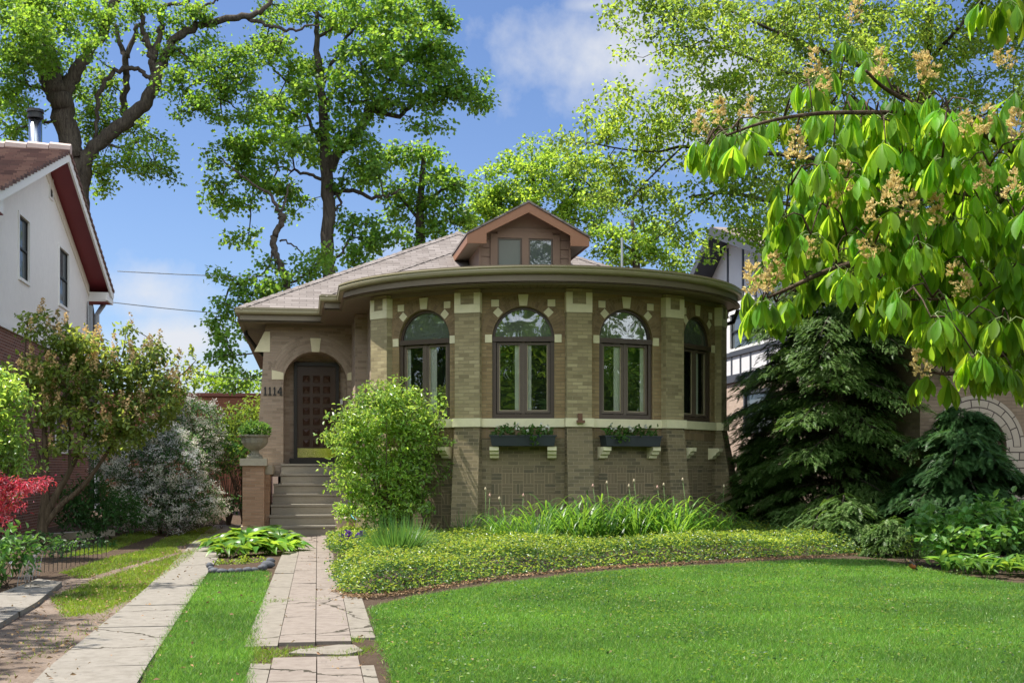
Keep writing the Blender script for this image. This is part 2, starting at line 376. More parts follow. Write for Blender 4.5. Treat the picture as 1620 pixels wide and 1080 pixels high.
M['terra'] = plain('cream_pot', (.56, .47, .37), .8, .15, 9)
M['hose'] = plain('blue_hose', (.07, .33, .42), .4, .1, 5)
M['stone'] = plain('edging_stone', (.085, .09, .105), .8, .35, 14, bump=.4)
M['wood'] = plain('driftwood', (.36, .2, .1), .85, .3, 12)
M['shingle'] = shingle('roof_shingle', ((.165, .14, .128), (.23, .20, .185), (.29, .255, .24)))
M['tudor_roof'] = shingle('tudor_shingle', ((.18, .14, .12), (.25, .2, .17), (.3, .25, .22)))
M['pane'] = glass('pane', (.86, .9, .86), refl=.16, wave=.05, wscale=3, body=.08)
M['lunette'] = glass('lunette_glass', (.3, .33, .3), .17, .3, 2.6, .75, (.13, .15, .125))
M['screen'] = plain('screen', (.16, .17, .145), .45, .1, 3)
M['pane_dark'] = glass('pane_dark', (.25, .28, .3), .12, .05, 3, .85, (.095, .11, .115), .2)
M['bark'] = bark('bark', (.028, .022, .018), (.105, .088, .07))
M['bark2'] = bark('bark_warm', (.045, .032, .022), (.15, .11, .075))
M['twig'] = plain('twig', (.10, .075, .05), .9, .2, 6)
M['bloom'] = leaf('tan_bloom', (.66, .49, .27), (.62, .46, .24), .35, .4, .1)

def wood_soffit(name, col):
    b = NB(name); tcn = b.n('ShaderNodeTexCoord'); sp = b.n('ShaderNodeSeparateXYZ'); b.t.links.new(tcn.outputs['Object'], sp.inputs[0])
    a = b.math('MULTIPLY', b.math('ARCTAN2', b.math('SUBTRACT', sp.outputs[0], 4.865), b.math('SUBTRACT', 26.93, sp.outputs[1])), 30.)
    g = b.math('LESS_THAN', b.math('FRACT', a), .09)
    c = b.mix(b.noise(3, 4), tuple(x*.85 for x in col), tuple(x*1.15 for x in col)); c = b.mix(g, c, tuple(x*.25 for x in col))
    return b.done(b.pbsdf(c, .5, 0, .4))
M['soffit'] = wood_soffit('board_soffit', (.19, .14, .095))

def tiles(name):
    b = NB(name); uv = b.uv(); x = b.n('ShaderNodeTexBrick'); x.offset = .5; x.inputs['Scale'].default_value = 1; x.inputs['Mortar Size'].default_value = .004
    x.inputs['Brick Width'].default_value = .24; x.inputs['Row Height'].default_value = .3; b.set(x.inputs['Color1'], (0., 0., 0.)); b.set(x.inputs['Color2'], (1., 1., 1.)); b.t.links.new(uv, x.inputs['Vector'])
    c = b.ramp(x.outputs['Color'], [(0, (.07, .035, .032)), (.5, (.15, .075, .062)), (1, (.23, .13, .10))])
    c = b.mix(b.math('MULTIPLY', b.noise(3, 4), .5), c, (.06, .045, .04))
    return b.done(b.pbsdf(c, .75, 0, .3))
M['tile'] = tiles('clay_tile')

# ground materials
def ground_mat():
    b = NB('garden_ground'); n1 = b.noise(.55, 5, .6); n2 = b.noise(7, 5, .65); n3 = b.noise(55, 4, .7)
    c = b.ramp(n2, [(.3, (.065, .042, .03)), (.6, (.115, .08, .058)), (.8, (.17, .125, .095))])
    c = b.mix(b.math('MULTIPLY', n3, .6), c, (.05, .035, .025)); c = b.mix(b.math('MULTIPLY', n1, .35), c, (.09, .07, .045))
    return b.done(b.pbsdf(c, 1, 0, .1, b.bump(b.math('ADD', n2, n3), .9, .03)))
M['ground'] = ground_mat()
def dirt_mat():
    b = NB('bare_dirt'); n1 = b.noise(1.6, 5, .65); n3 = b.noise(38, 5, .7)
    c = b.ramp(n1, [(.3, (.13, .098, .075)), (.55, (.26, .205, .165)), (.75, (.33, .27, .22))]); c = b.mix(b.math('MULTIPLY', n3, .75), c, (.07, .048, .036))
    return b.done(b.pbsdf(c, 1, 0, .1, b.bump(n3, .8, .02)))
M['dirt'] = dirt_mat()
def lawn_mat():
    b = NB('lawn_thatch'); n1 = b.noise(.9, 4, .6); n3 = b.noise(90, 3, .7)
    c = b.ramp(n3, [(.3, (.012, .028, .006)), (.7, (.045, .1, .02))]); c = b.mix(b.math('MULTIPLY', n1, .4), c, (.045, .05, .018))
    return b.done(b.pbsdf(c, 1, 0, .1, b.bump(n3, .8, .02)))
M['lawn'] = lawn_mat()
def paving(name, c1, c2, dark):
    b = NB(name); n1 = b.noise(.9, 5, .65); n2 = b.noise(9, 5, .6); n3 = b.noise(120, 3, .7)
    c = b.mix(n1, c1, c2); c = b.mix(b.math('MULTIPLY', b.ramp(n2, [(.42, (0, 0, 0)), (.75, (1, 1, 1))]), .85), c, dark); c = b.mix(b.math('MULTIPLY', n3, .4), c, tuple(x*.55 for x in c1))
    g = b.n('ShaderNodeTexCoord'); ad = b.n('ShaderNodeVectorMath'); ad.operation = 'ADD'; nv = b.n('ShaderNodeTexNoise'); nv.inputs['Scale'].default_value = 3.5; nv.inputs['Detail'].default_value = 5; b.t.links.new(g.outputs['Object'], nv.inputs['Vector'])
    sc_ = b.n('ShaderNodeVectorMath'); sc_.operation = 'SCALE'; sc_.inputs['Scale'].default_value = .35; b.t.links.new(nv.outputs['Color'], sc_.inputs[0]); b.t.links.new(g.outputs['Object'], ad.inputs[0]); b.t.links.new(sc_.outputs[0], ad.inputs[1])
    vo = b.n('ShaderNodeTexVoronoi'); vo.feature = 'DISTANCE_TO_EDGE'; vo.inputs['Scale'].default_value = .42; b.t.links.new(ad.outputs[0], vo.inputs['Vector'])
    ck = b.math('LESS_THAN', vo.outputs['Distance'], .006); c = b.mix(ck, c, (.05, .042, .03))
    return b.done(b.pbsdf(c, .9, 0, .2, b.bump(b.math('SUBTRACT', b.math('ADD', n3, n2), b.math('MULTIPLY', ck, 3.)), .4, .008)))
M['strip'] = paving('driveway_concrete', (.215, .195, .168), (.28, .255, .22), (.155, .137, .112))
M['walk_conc'] = paving('walk_concrete', (.21, .188, .155), (.27, .24, .20), (.15, .13, .105))
M['walk_pink'] = paving('walk_pink', (.215, .18, .155), (.275, .235, .20), (.16, .128, .106))

# ================================================================== GROUND
def flat(name, pts, mat, z=0.0, kind='structure', thick=None, parent=None):
    b = MB()
    pts = [Vector((p[0], p[1], z)) for p in pts]
    ar = sum(pts[i].x*pts[(i+1) % len(pts)].y-pts[(i+1) % len(pts)].x*pts[i].y for i in range(len(pts)))
    if ar < 0: pts = pts[::-1]
    if thick: b.prism(pts, [p-Vector((0, 0, thick)) for p in pts])
    else: b.poly(pts)
    o = b.build(name, mat, parent)
    return tag(o, kind=kind)
flat('ground', [(-600, -300), (600, -300), (600, 900), (-600, 900)], M['ground'], -.012)
# lawn outline, from the photograph's edges on the ground plane
lawn_front = [G(*q) for q in ((588, 962), (600, 958), (650, 946), (720, 934), (800, 922), (900, 910), (1000, 901), (1100, 896), (1200, 890), (1300, 885), (1395, 886), (1440, 896), (1500, 908), (1560, 918), (1620, 924))]
lawn_poly = [Vector((Xat(632, 7.2), 7.2, 0))]+[G(600, 1010), G(620, 1060)][::-1]+lawn_front+[Vector((11.5, 14.5, 0)), Vector((11.5, 7.2, 0))]
flat('lawn', lawn_poly, M['lawn'], -.004)
grass_strip = [G(330, 908), G(422, 904), G(415, 960), G(398, 1020), G(392, 1050), Vector((Xat(390, 7.2), 7.2, 0)), Vector((Xat(170, 7.2), 7.2, 0)), G(232, 1075), G(262, 1010), G(298, 950), G(315, 920)]
flat('grass_strip', grass_strip, M['lawn'], -.004)
dirt_poly = [G(0, 935), G(60, 925), G(150, 905), G(250, 880), G(330, 835), G(352, 838), G(300, 880), G(212, 950), G(120, 1025), Vector((Xat(10, 7.2), 7.2, 0)), Vector((-6, 7.2, 0))]
flat('bare_dirt', dirt_poly, M['dirt'], -.008)
strip_poly = [G(312, 846), G(372, 836), G(392, 836), G(378, 850), G(330, 905), G(300, 950), G(262, 1010), G(215, 1080), Vector((Xat(165, 7), 7, 0)), Vector((Xat(-30, 7), 7, 0)), G(47, 1080), G(140, 1005), G(222, 940), G(280, 885)]
# driveway ribbons: separate slabs with open joints
def slabs(name, left, right, ts, mat, z=.03, thick=.1, gap=.009, jit=.005):
    b = MB()
    def lerp(line, t):
        # line: list of (y-sorted) ground points, t is world y
        for i in range(len(line)-1):
            a, c = line[i], line[i+1]
            if a.y <= t <= c.y: return a.lerp(c, (t-a.y)/(c.y-a.y))
        return line[0] if t < line[0].y else line[-1]
    for i in range(len(ts)-1):
        y0, y1 = ts[i]+gap/2, ts[i+1]-gap/2
        zz = [z+random.uniform(-jit, jit) for _ in range(4)]
        top = [lerp(left, y0), lerp(right, y0), lerp(right, y1), lerp(left, y1)]
        top = [Vector((p.x, p.y, q)) for p, q in zip(top, zz)]
        b.prism(top, [p-Vector((0, 0, thick)) for p in top])
    o = b.build(name, mat, bevel=.008); return tag(o, kind='structure')
dl = [Vector((Xat(-30, 6.8), 6.8, 0)), G(47, 1080), G(140, 1005), G(222, 940), G(280, 885), G(310, 852), G(352, 822)]
dr = [Vector((Xat(165, 6.8), 6.8, 0)), G(215, 1080), G(262, 1010), G(300, 950), G(335, 897), G(366, 852), G(395, 822)]
slabs('driveway_strip', dl, dr, [6.9, 8.75, 9.9, 12.3, 14.2, 16.4, 19.2, 22.2, 25.5, 29, 34], M['strip'], .012)
d2l = [Vector((-7.2, 9, 0)), G(0, 955), G(60, 935), G(110, 915)]
sl = MB(); q = [G(-40, 1010), G(0, 992), G(58, 958), G(98, 925), G(60, 920), G(-30, 955)]
q2 = [Vector((p.x, p.y, .045)) for p in q]; sl.prism(q2[::1] if (q2[1]-q2[0]).cross(q2[2]-q2[1]).z > 0 else q2[::-1], [p-Vector((0, 0, .12)) for p in (q2 if (q2[1]-q2[0]).cross(q2[2]-q2[1]).z > 0 else q2[::-1])])
tag(sl.build('old_driveway_slab', M['strip'], bevel=.01), kind='structure')

# front walk: two scored pink columns between plain concrete edges
XL, XA, XB, XC, XR = -.62, -.36, -.005, .34, .62         # strips across the walk at its near end
def walk(name, x0, x1, ys, mat, z, jit=.005, skew=0.0):
    b = MB()
    for i in range(len(ys)-1):
        a, c = ys[i]+.006, ys[i+1]-.006
        zz = [z+random.uniform(-jit, jit) for _ in range(4)]
        sh = lambda y: (y-10)*.0085
        top = [Vector((x0+sh(a)+.004, a, zz[0])), Vector((x1+sh(a)-.004, a+skew, zz[1])), Vector((x1+sh(c)-.004, c+skew, zz[2])), Vector((x0+sh(c)+.004, c, zz[3]))]
        b.prism(top, [p-Vector((0, 0, .08)) for p in top])
    return tag(b.build(name, mat, bevel=.006), kind='structure')
wx = lambda px, py: G(px, py).x
ysA = [10.9, 11.35, 12.05, 12.75, 13.75, 14.3, 15.0, 15.7, 16.45, 17.2, 17.95, 18.7, 19.5, 20.3, 21.1, 21.9, 22.7, 23.6, 24.5, 25.4, 26.3, 27.2, 28.2]
XA_, XB_, XC_ = wx(442, 1000), wx(497, 1000), wx(551, 1000)
walk('walkway', XA_, XB_, ysA, M['walk_pink'], .022)
walk('walkway', XB_, XC_, [10.95]+ysA[1:], M['walk_pink'], .02)
walk('walkway', wx(396, 1000)-.02, XA_, [10.8, 14.0, 15.2, 18.2, 21.5, 24.6, 28.0], M['walk_conc'], .012)
walk('walkway', XC_, wx(589, 1000), [11.2, 13.6, 15.5, 19, 22, 28.0], M['walk_conc'], .008)
near = [7.0, 7.7, 8.35, 9.0, 9.55, 10.15]
walk('walkway', XA_-.02, XB_+.01, near, M['walk_pink'], .006, .004)
walk('walkway', XB_+.01, XC_+.03, near, M['walk_pink'], .004, .004)
walk('walkway', wx(393, 1060), XA_-.02, [7.0, 8.7, 9.9], M['walk_conc'], .0, .004)
walk('walkway', XC_+.03, wx(596, 1060), [7.0, 8.4, 9.7], M['walk_conc'], -.002, .003)
# a broken slab between the two runs
br = MB(); q = [(XA_+.1, 10.35), (XA_+.5, 10.2), (XB_+.25, 10.22), (XC_+.08, 10.4), (XC_+.02, 10.75), (XB_+.2, 10.78), (XB_-.1, 10.55), (XA_+.2, 10.6)]
br.prism([Vector((x, y, .012)) for x, y in q], [Vector((x, y, -.06)) for x, y in q]); tag(br.build('walkway', M['walk_conc'], bevel=.006), kind='structure')

# ================================================================== BUNGALOW
H = thing('brick_bungalow', 'brown brick bungalow with a rounded bay of arched windows and a small roof dormer', 'house', (4.2, 30.2, 0))
BX, BY, EA, EB, DL, OFF = 4.865, 26.93, 4.108, 3.682, .5119, .043
ZS0, ZS1, ZT = 2.27, 2.43, 4.86             # sill band and wall top
def ell(th): return Vector((BX+EA*math.sin(th), BY-EB*math.cos(th), 0))
TH = [OFF+(i-2)*DL for i in range(5)]
V5 = [ell(t) for t in TH]
class Fr:                                   # a wall frame: u along, d outward, z up
    def __init__(s, o, t): s.o = o; s.t = t.normalized(); s.n = Vector((s.t.y, -s.t.x, 0))
    def __call__(s, u, d, z): return s.o+s.t*u+s.n*d+Vector((0, 0, z))
def fbox(b, F, u0, u1, d0, d1, z0, z1, mat=0, bot=None):
    # bot: (u0,u1,d1) override at the bottom for battered shapes
    w = bot or (u0, u1, d1)
    b.hexa([F(w[0], w[2], z0), F(w[1], w[2], z0), F(w[1], d0, z0), F(w[0], d0, z0), F(u0, d1, z1), F(u1, d1, z1), F(u1, d0, z1), F(u0, d0, z1)], mat)
HW, ZSP, ZAP = .585, 3.95, 4.535
PW = .245
def arch_pts(r, zc, n=16): return [(r*math.cos(math.pi*(1-i/n)), zc+r*math.sin(math.pi*(1-i/n))) for i in range(n+1)]
def add_arched_wall(b, F, u0, u1, z0, z1, hw, zs, rev, m=0, mr=0, n=16):
    b.poly([F(u0, 0, z0), F(-hw, 0, z0), F(-hw, 0, zs), F(-hw, 0, z1), F(u0, 0, z1)], m)
    b.poly([F(hw, 0, z0), F(u1, 0, z0), F(u1, 0, z1), F(hw, 0, z1), F(hw, 0, zs)], m)
    a = arch_pts(hw, zs, n)
    for i in range(n):
        (x0, y0), (x1, y1) = a[i], a[i+1]
        b.poly([F(x0, 0, y0), F(x1, 0, y1), F(x1, 0, z1), F(x0, 0, z1)], m)
        b.poly([F(x0, 0, y0), F(x0, -rev, y0), F(x1, -rev, y1), F(x1, 0, y1)], mr)
    b.poly([F(-hw, 0, z0), F(-hw, -rev, z0), F(-hw, -rev, zs), F(-hw, 0, zs)], mr)
    b.poly([F(hw, 0, zs), F(hw, -rev, zs), F(hw, -rev, z0), F(hw, 0, z0)], mr)
def add_ring(b, F, r0, r1, zc, d, m=0, n=24, a0=0, a1=math.pi):
    for i in range(n):
        t0, t1 = a0+(a1-a0)*i/n, a0+(a1-a0)*(i+1)/n
        q = [(r0, t0), (r1, t0), (r1, t1), (r0, t1)]
        b.poly([F(r*math.cos(t), d, zc+r*math.sin(t)) for r, t in q], m, [(t*r1, r) for r, t in q])
FP, FV = [], []
for i in range(4):
    c = (V5[i]+V5[i+1])/2; FP.append((Fr(c, V5[i+1]-V5[i]), (V5[i+1]-V5[i]).length/2))
for i in range(5):
    th = TH[i]; FV.append(Fr(V5[i], Vector((EA*math.cos(th), EB*math.sin(th), 0))))

wall = MB(); base = MB()
def piece(name, mat, fn, bevel=0):
    b = MB(); fn(b); return b.build(name, mat, H, bevel=bevel)
def limeb(F, *a, **k): piece('limestone_block', M['lime'], lambda b: fbox(b, F, *a, **k), .006)
def lprism(name, A_, B_, mat='lime'): piece(name, M[mat], lambda b: b.prism(A_, B_), .006)
for F, hl in FP:
    add_arched_wall(wall, F, -hl, hl, ZS1, ZT, HW, ZSP, .17)
    piece('arch_ring', M['soldier_brick'], lambda b: (add_ring(b, F, HW+.004, HW+.135, ZSP, .006), add_ring(b, F, HW+.135, HW+.26, ZSP, .006)))
    fbox(wall, F, -hl, hl, -.02, -.001, ZS0-.02, ZS1)
    piece('sill_band', M['lime'], lambda b: fbox(b, F, -hl+.18, hl-.18, 0, .055, ZS0, ZS1), .006)
    base.poly([F(-hl, .0, -.1), F(hl, .0, -.1), F(hl, .0, ZS0), F(-hl, .0, ZS0)])
    piece('soldier_course', M['soldier_brick'], lambda b: b.poly([F(-hl+PW, .006, 2.06), F(hl-PW, .006, 2.06), F(hl-PW, .006, ZS0), F(-hl+PW, .006, ZS0)]))
    piece('basketweave_panel', M['weave_brick'], lambda b: b.poly([F(-.6, .006, .3), F(.6, .006, .3), F(.6, .006, 1.508), F(-.6, .006, 1.508)], 0, [(0.003, .3), (1.2, .3), (1.2, 1.508), (0.003, 1.508)]))
    for sx in (-1, 1):
        limeb(F, sx*.53-.072, sx*.53+.072, 0, .014, 4.535, 4.665)
        cx, cz, r = sx*.475, ZSP+.475, .095
        q = [F(cx-r, .016, cz), F(cx, .016, cz-r), F(cx+r, .016, cz), F(cx, .016, cz+r)]
        lprism('limestone_block', q, [p-F.n*.02 for p in q])
        a, c = sorted((sx*(HW+.004), sx*(HW+.135)))
        limeb(F, a, c, 0, .016, 3.86, 4.01)
        # corbels under the sill
        u0 = sx*.54
        cb = []
        for dd, zz in ((.0, 1.9), (.24, 1.9), (.24, 1.83), (.19, 1.81), (.17, 1.76), (.11, 1.74), (.09, 1.69), (.0, 1.67)): cb.append((dd, zz))
        A_ = [F(u0-.085, d, z) for d, z in cb]; B_ = [F(u0+.085, d, z) for d, z in cb]
        lprism('corbel', A_, B_)
# keystones: wider at the top
for F, hl in FP:
    q = [(-.072, 4.55), (.072, 4.55), (.098, 4.765), (-.098, 4.765)]
    A_ = [F(u, .024, z) for u, z in q]; lprism('keystone', A_, [p-F.n*.03 for p in A_])
for i, F in enumerate(FV):
    piece('pilaster', M['bay_brick'], lambda b: fbox(b, F, -PW, PW, -.3, .075, ZS1, ZT-.003))
    piece('sill_band', M['lime'], lambda b: fbox(b, F, -PW-.03, PW+.03, -.2, .125, ZS0+.002, ZS1+.002), .006)
    e0, e1 = (-.26, .0) if i == 0 else ((.0, .52) if i == 4 else (-.02, .02))
    piece('buttress', M['base_brick'], lambda b: fbox(b, F, -PW, PW, -.3, .085, -.1, ZS0, bot=(-PW+min(e0, 0), PW+max(e1, 0), .46 if i == 4 else .34)))
    # limestone U at the head of each pilaster
    limeb(F, -PW-.006, PW+.006, -.08, .085, 4.415, 4.57)
    for a, c in ((-PW-.006, -PW+.115), (PW-.115, PW+.006)): limeb(F, a, c, -.08, .085, 4.573, 4.79)
wall.build('bay_wall', M['panel_brick'], H)
base.build('bay_base', M['base_brick'], H)

# arched windows
def make_window(F, k):
    fr = MB(); d0, d1 = -.15, -.035; w = .075
    fbox(fr, F, -HW, -HW+w, d0, d1, ZS1, ZSP+.02); fbox(fr, F, HW-w, HW, d0, d1, ZS1, ZSP+.02)
    fbox(fr, F, -HW+w, HW-w, d0, d1, ZS1, ZS1+.09); fbox(fr, F, -HW-.02, HW+.02, d0, d1+.03, ZSP-.07, ZSP+.022)
    a, c = arch_pts(HW, ZSP+.0), arch_pts(HW-.05, ZSP+.0)
    for i in range(len(a)-1):
        q0 = [a[i], a[i+1], c[i+1], c[i]]
        A_ = [F(u, d1-.03, z+.0) for u, z in q0]; fr.prism(A_, [p-F.n*.08 for p in A_])
    win = fr.build('arched_window', M['frame'], H)
    sa = MB()
    for (u0, u1) in ((-HW+w+.012, -.028), (.028, HW-w-.012)):
        z0, z1 = ZS1+.105, ZSP-.085; t = .045
        fbox(sa, F, u0, u0+t, -.12, -.065, z0, z1); fbox(sa, F, u1-t, u1, -.12, -.065, z0, z1); fbox(sa, F, u0+t, u1-t, -.12, -.065, z0, z0+t); fbox(sa, F, u0+t, u1-t, -.12, -.065, z1-t, z1)
    fbox(sa, F, -.026, .026, -.12, -.055, ZS1+.09, ZSP-.07)
    sa.build('sash', M['sash'], win)
    # thin light spacer round each pane
    li = MB()
    for (u0, u1) in ((-HW+w+.057, -.073), (.073, HW-w-.057)):
        z0, z1 = ZS1+.15, ZSP-.13; t = .012
        fbox(li, F, u0, u0+t, -.1, -.082, z0, z1); fbox(li, F, u1-t, u1, -.1, -.082, z0, z1); fbox(li, F, u0+t, u1-t, -.1, -.082, z0, z0+t)
    li.build('glazing_bead', M['lime_base'], win)
    pn = MB()
    for (u0, u1) in ((-HW+w+.05, -.06), (.06, HW-w-.05)):
        z0, z1 = ZS1+.13, ZSP-.11
        pn.poly([F(u0, -.095, z0), F(u1, -.095, z0), F(u1, -.095, z1), F(u0, -.095, z1)])
    pn.build('pane', M['pane'], win)
    lu = MB(); c = arch_pts(HW-.045, ZSP+.02, 24); lu.poly([F(u, -.1, z) for u, z in c][::-1]); lu.build('lunette', M['lunette'], win)
    # curtains inside
    cu = MB(); spots = {0: ((-.46, -.38), (.07, .22)), 1: ((-.16, -.06), (.06, .15)), 2: ((-.21, -.07), (.37, .46)), 3: ((-.46, -.33), (.10, .24))}[k]
    for (u0, u1) in spots:
        n = 8
        for i in range(n):
            ua, ub = u0+(u1-u0)*i/n, u0+(u1-u0)*(i+1)/n; da, db = -.115-.012*(i % 2), -.115-.012*((i+1) % 2)
            cu.poly([F(ua, da, ZS1+.1), F(ub, db, ZS1+.1), F(ub, db, ZSP-.05), F(ua, da, ZSP-.05)])
    cu.build('curtain', M['curtain'], win)
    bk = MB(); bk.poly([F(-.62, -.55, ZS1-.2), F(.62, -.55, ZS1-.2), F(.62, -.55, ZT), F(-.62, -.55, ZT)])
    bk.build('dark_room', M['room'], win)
for k, (F, hl) in enumerate(FP): make_window(F, k)

# other walls
wm = MB()
XE0, XE1, YE, YSH = -.951, 1.05, 30.2, 27.85
lw = V5[0]-FV[0].t*(PW-.02); rw = V5[4]+FV[4].t*(PW-.02)
# side returns of the bay and shoulder, right and rear walls
wm.poly([Vector((XE1, YSH, -.1)), Vector((lw.x, YSH, -.1)), Vector((lw.x, YSH, ZT)), Vector((XE1, YSH, ZT))])
wm.poly([Vector((XE1, YE+.4, -.1)), Vector((XE1, YSH, -.1)), Vector((XE1, YSH, ZT)), Vector((XE1, YE+.4, ZT))])
wm.poly([Vector((lw.x, YSH, -.1)), Vector((lw.x, lw.y-.02, -.1)), Vector((lw.x, lw.y-.02, ZT)), Vector((lw.x, YSH, ZT))])
wm.poly([Vector((rw.x, rw.y-.02, -.1)), Vector((rw.x+.0, 43.4, -.1)), Vector((rw.x+.0, 43.4, ZT)), Vector((rw.x, rw.y-.02, ZT))])
wm.poly([Vector((rw.x, 43.4, -.1)), Vector((XE0, 43.4, -.1)), Vector((XE0, 43.4, ZT)), Vector((rw.x, 43.4, ZT))])
wm.build('side_wall', M['entry_brick'], H)
# entry wall with the round arch; battered left edge
FE = Fr(Vector((.209, YE, 0)), Vector((1, 0, 0)))
ew = MB(); hwE, zsE = .745, 3.50; uL = XE0-.209; uR = XE1-.209
add_arched_wall(ew, FE, uL, uR, 1.6, ZT, hwE, zsE, .62)
ew.poly([FE(uL-.36, 0, -.1), FE(-.60-.5, 0, -.1), FE(-.60-.5, 0, 1.6), FE(uL-.22, 0, 1.6)])
ew.poly([FE(uL-.22, 0, 1.6), FE(uL, 0, 1.6), FE(uL, 0, ZT), FE(uL, 0, ZT)])
ew.poly([FE(uL-.36, -.0, -.1), FE(uL-.22, 0, 1.6), FE(uL, 0, ZT), FE(uL, -13.2, ZT), FE(uL-.36, -13.2, -.1)])
ew.poly([FE(-hwE, 0, 1.3), FE(-hwE, 0, 1.6), FE(uL-.22, 0, 1.6), FE(uL-.22, 0, 1.3)])
ew.poly([FE(uR, 0, 1.6), FE(hwE, 0, 1.6), FE(hwE, 0, -.1), FE(uR, 0, -.1)])
ew.poly([FE(-hwE, -.62, 1.6), FE(hwE, -.62, 1.6), FE(hwE, -.62, 4.4), FE(-hwE, -.62, 4.4)])
ew.build('entry_wall', M['entry_brick'], H)
rg = MB(); add_ring(rg, FE, hwE+.003, hwE+.2, zsE, .006, a0=.1, a1=math.pi-.1); add_ring(rg, FE, hwE+.205, hwE+.4, zsE, .006, a0=.45, a1=math.pi-.28); rg.build('arch_ring', M['soldier_brick'] if False else M['entry_brick'], H)
q = [(-.088, 4.235), (.088, 4.235), (.125, 4.56), (-.125, 4.56)]
A_ = [FE(u, .03, z) for u, z in q]; lprism('keystone', A_, [p-FE.n*.04 for p in A_])
for q in ([(uL+.10-.38+.02, 4.22), (uL+.10, 4.22), (uL+.105, 4.70), (uL-.02, 4.70)], [(-hwE-.27, 3.58), (-hwE, 3.58), (-hwE, 3.74), (-hwE-.27, 3.80)], [(hwE, 3.58), (hwE+.12, 3.58), (hwE+.12, 3.78), (hwE, 3.74)]):
    A_ = [FE(u, .014, z) for u, z in q]; lprism('limestone_block', A_, [p-FE.n*.03 for p in A_])
# house number
hn = MB(); FNm = Fr(Vector((0, YE-.004, 0)), Vector((1, 0, 0)))
def dig(b, q, mat=0):
    A_ = [FNm(u, .02, z) for u, z in q]; b.prism(A_, [p-FNm.n*.02 for p in A_], mat)
zb, zt = 3.205, 3.40
for k in range(3):
    u = -.955+k*.108
    dig(hn, [(u-.016, zb+.02), (u+.016, zb+.02), (u+.016, zt), (u-.012, zt), (u-.034, zt-.05), (u-.016, zt-.045)]); dig(hn, [(u-.036, zb), (u+.036, zb), (u+.036, zb+.019), (u-.036, zb+.019)])
u = -.955+3*.108+.012
dig(hn, [(u-.055, zb+.05), (u+.055, zb+.05), (u+.055, zb+.078), (u-.055, zb+.078)]); dig(hn, [(u+.012, zb+.02), (u+.04, zb+.02), (u+.04, zb+.049), (u+.012, zb+.049)]); dig(hn, [(u+.012, zb+.079), (u+.04, zb+.079), (u+.04, zt), (u+.012, zt)])
dig(hn, [(u-.055, zb+.079), (u-.028, zb+.079), (u+.011, zt-.035), (u+.011, zt)]); dig(hn, [(u-.004, zb), (u+.056, zb), (u+.056, zb+.019), (u-.004, zb+.019)])
hn.build('house_number', M['black'], H)
# front door
YD = YE+.62; FD = Fr(Vector((.235, YD, 0)), Vector((1, 0, 0)))
fd = MB(); w2, zt = .535, 4.03
fbox(fd, FD, -w2, -w2+.075, .0, .1, 1.62, zt); fbox(fd, FD, w2-.075, w2, .0, .1, 1.62, zt); fbox(fd, FD, -w2+.075, w2-.075, .0, .1, zt-.085, zt)
fbox(fd, FD, -w2-.1, w2+.1, .0, .22, 1.60, 1.735)
door = fd.build('front_door', M['doorframe'], H, bevel=.006)
ds = MB(); fbox(ds, FD, -.458, .458, .0, .035, 1.737, zt-.087)
for r in range(8):
    for c in range(3):
        cu, cz = -.243+.243*c, 2.12+.256*r-.02; h = .082
        if cz > 3.86: continue
        for a, bq in (((-h-.02, -h), (-h-.02, h+.02)), ((h, h+.02), (-h-.02, h+.02))): fbox(ds, FD, cu+a[0], cu+a[1], .036, .05, cz+bq[0], cz+bq[1])
        for bq in ((-h-.02, -h), (h, h+.02)): fbox(ds, FD, cu-h, cu+h, .036, .05, cz+bq[0], cz+bq[1])
        ap = FD(cu, .085, cz); q = [FD(cu-h, .036, cz-h), FD(cu+h, .036, cz-h), FD(cu+h, .036, cz+h), FD(cu-h, .036, cz+h)]
        for i in range(4): ds.poly([q[i], q[(i+1) % 4], ap])
ds.build('door_slab', M['door'], door)
kp = MB(); fbox(kp, FD, -.45, .45, .036, .042, 1.755, 1.975); kp.build('kick_plate', M['brass'], door)
kn = MB(); kn.lathe([(.0, 0), (.03, .0), (.034, .02), (.03, .05), (0, .056)], (0, 0, 0), 12)
for i in range(len(kn.v)): v = kn.v[i]; kn.v[i] = FD(.375+v.x, .04+v.z, 2.92+v.y)
kn.build('door_knob', M['brass'], door, True)
dbell = MB(); fbox(dbell, FD, .565, .625, .02, .05, 3.03, 3.16); dbell.build('doorbell', M['white'], H)
# entry floor, steps
st = MB(); NR = 7; RIS = 1.60/NR; Y0 = 28.2; TR = .30
xl = [Xat(425, 28.2), Xat(427, 28.5), Xat(429, 28.8), Xat(431, 29.1), Xat(433, 29.4), Xat(444, 29.7), Xat(445, 30.0)]
for k in range(NR):
    y = Y0+k*TR; z1 = RIS*(k+1)
    xr = 1.35 if k < 5 else .95
    ye = Y0+(k+1)*TR+.02 if k < NR-1 else YD
    st.box(xl[k], xr, y, ye, -.1, z1-.05-.002*k); st.box(xl[k]-.01, xr+.01, y-.025, ye, z1-.05, z1)
st.build('front_steps', M['conc'], H, bevel=.012)
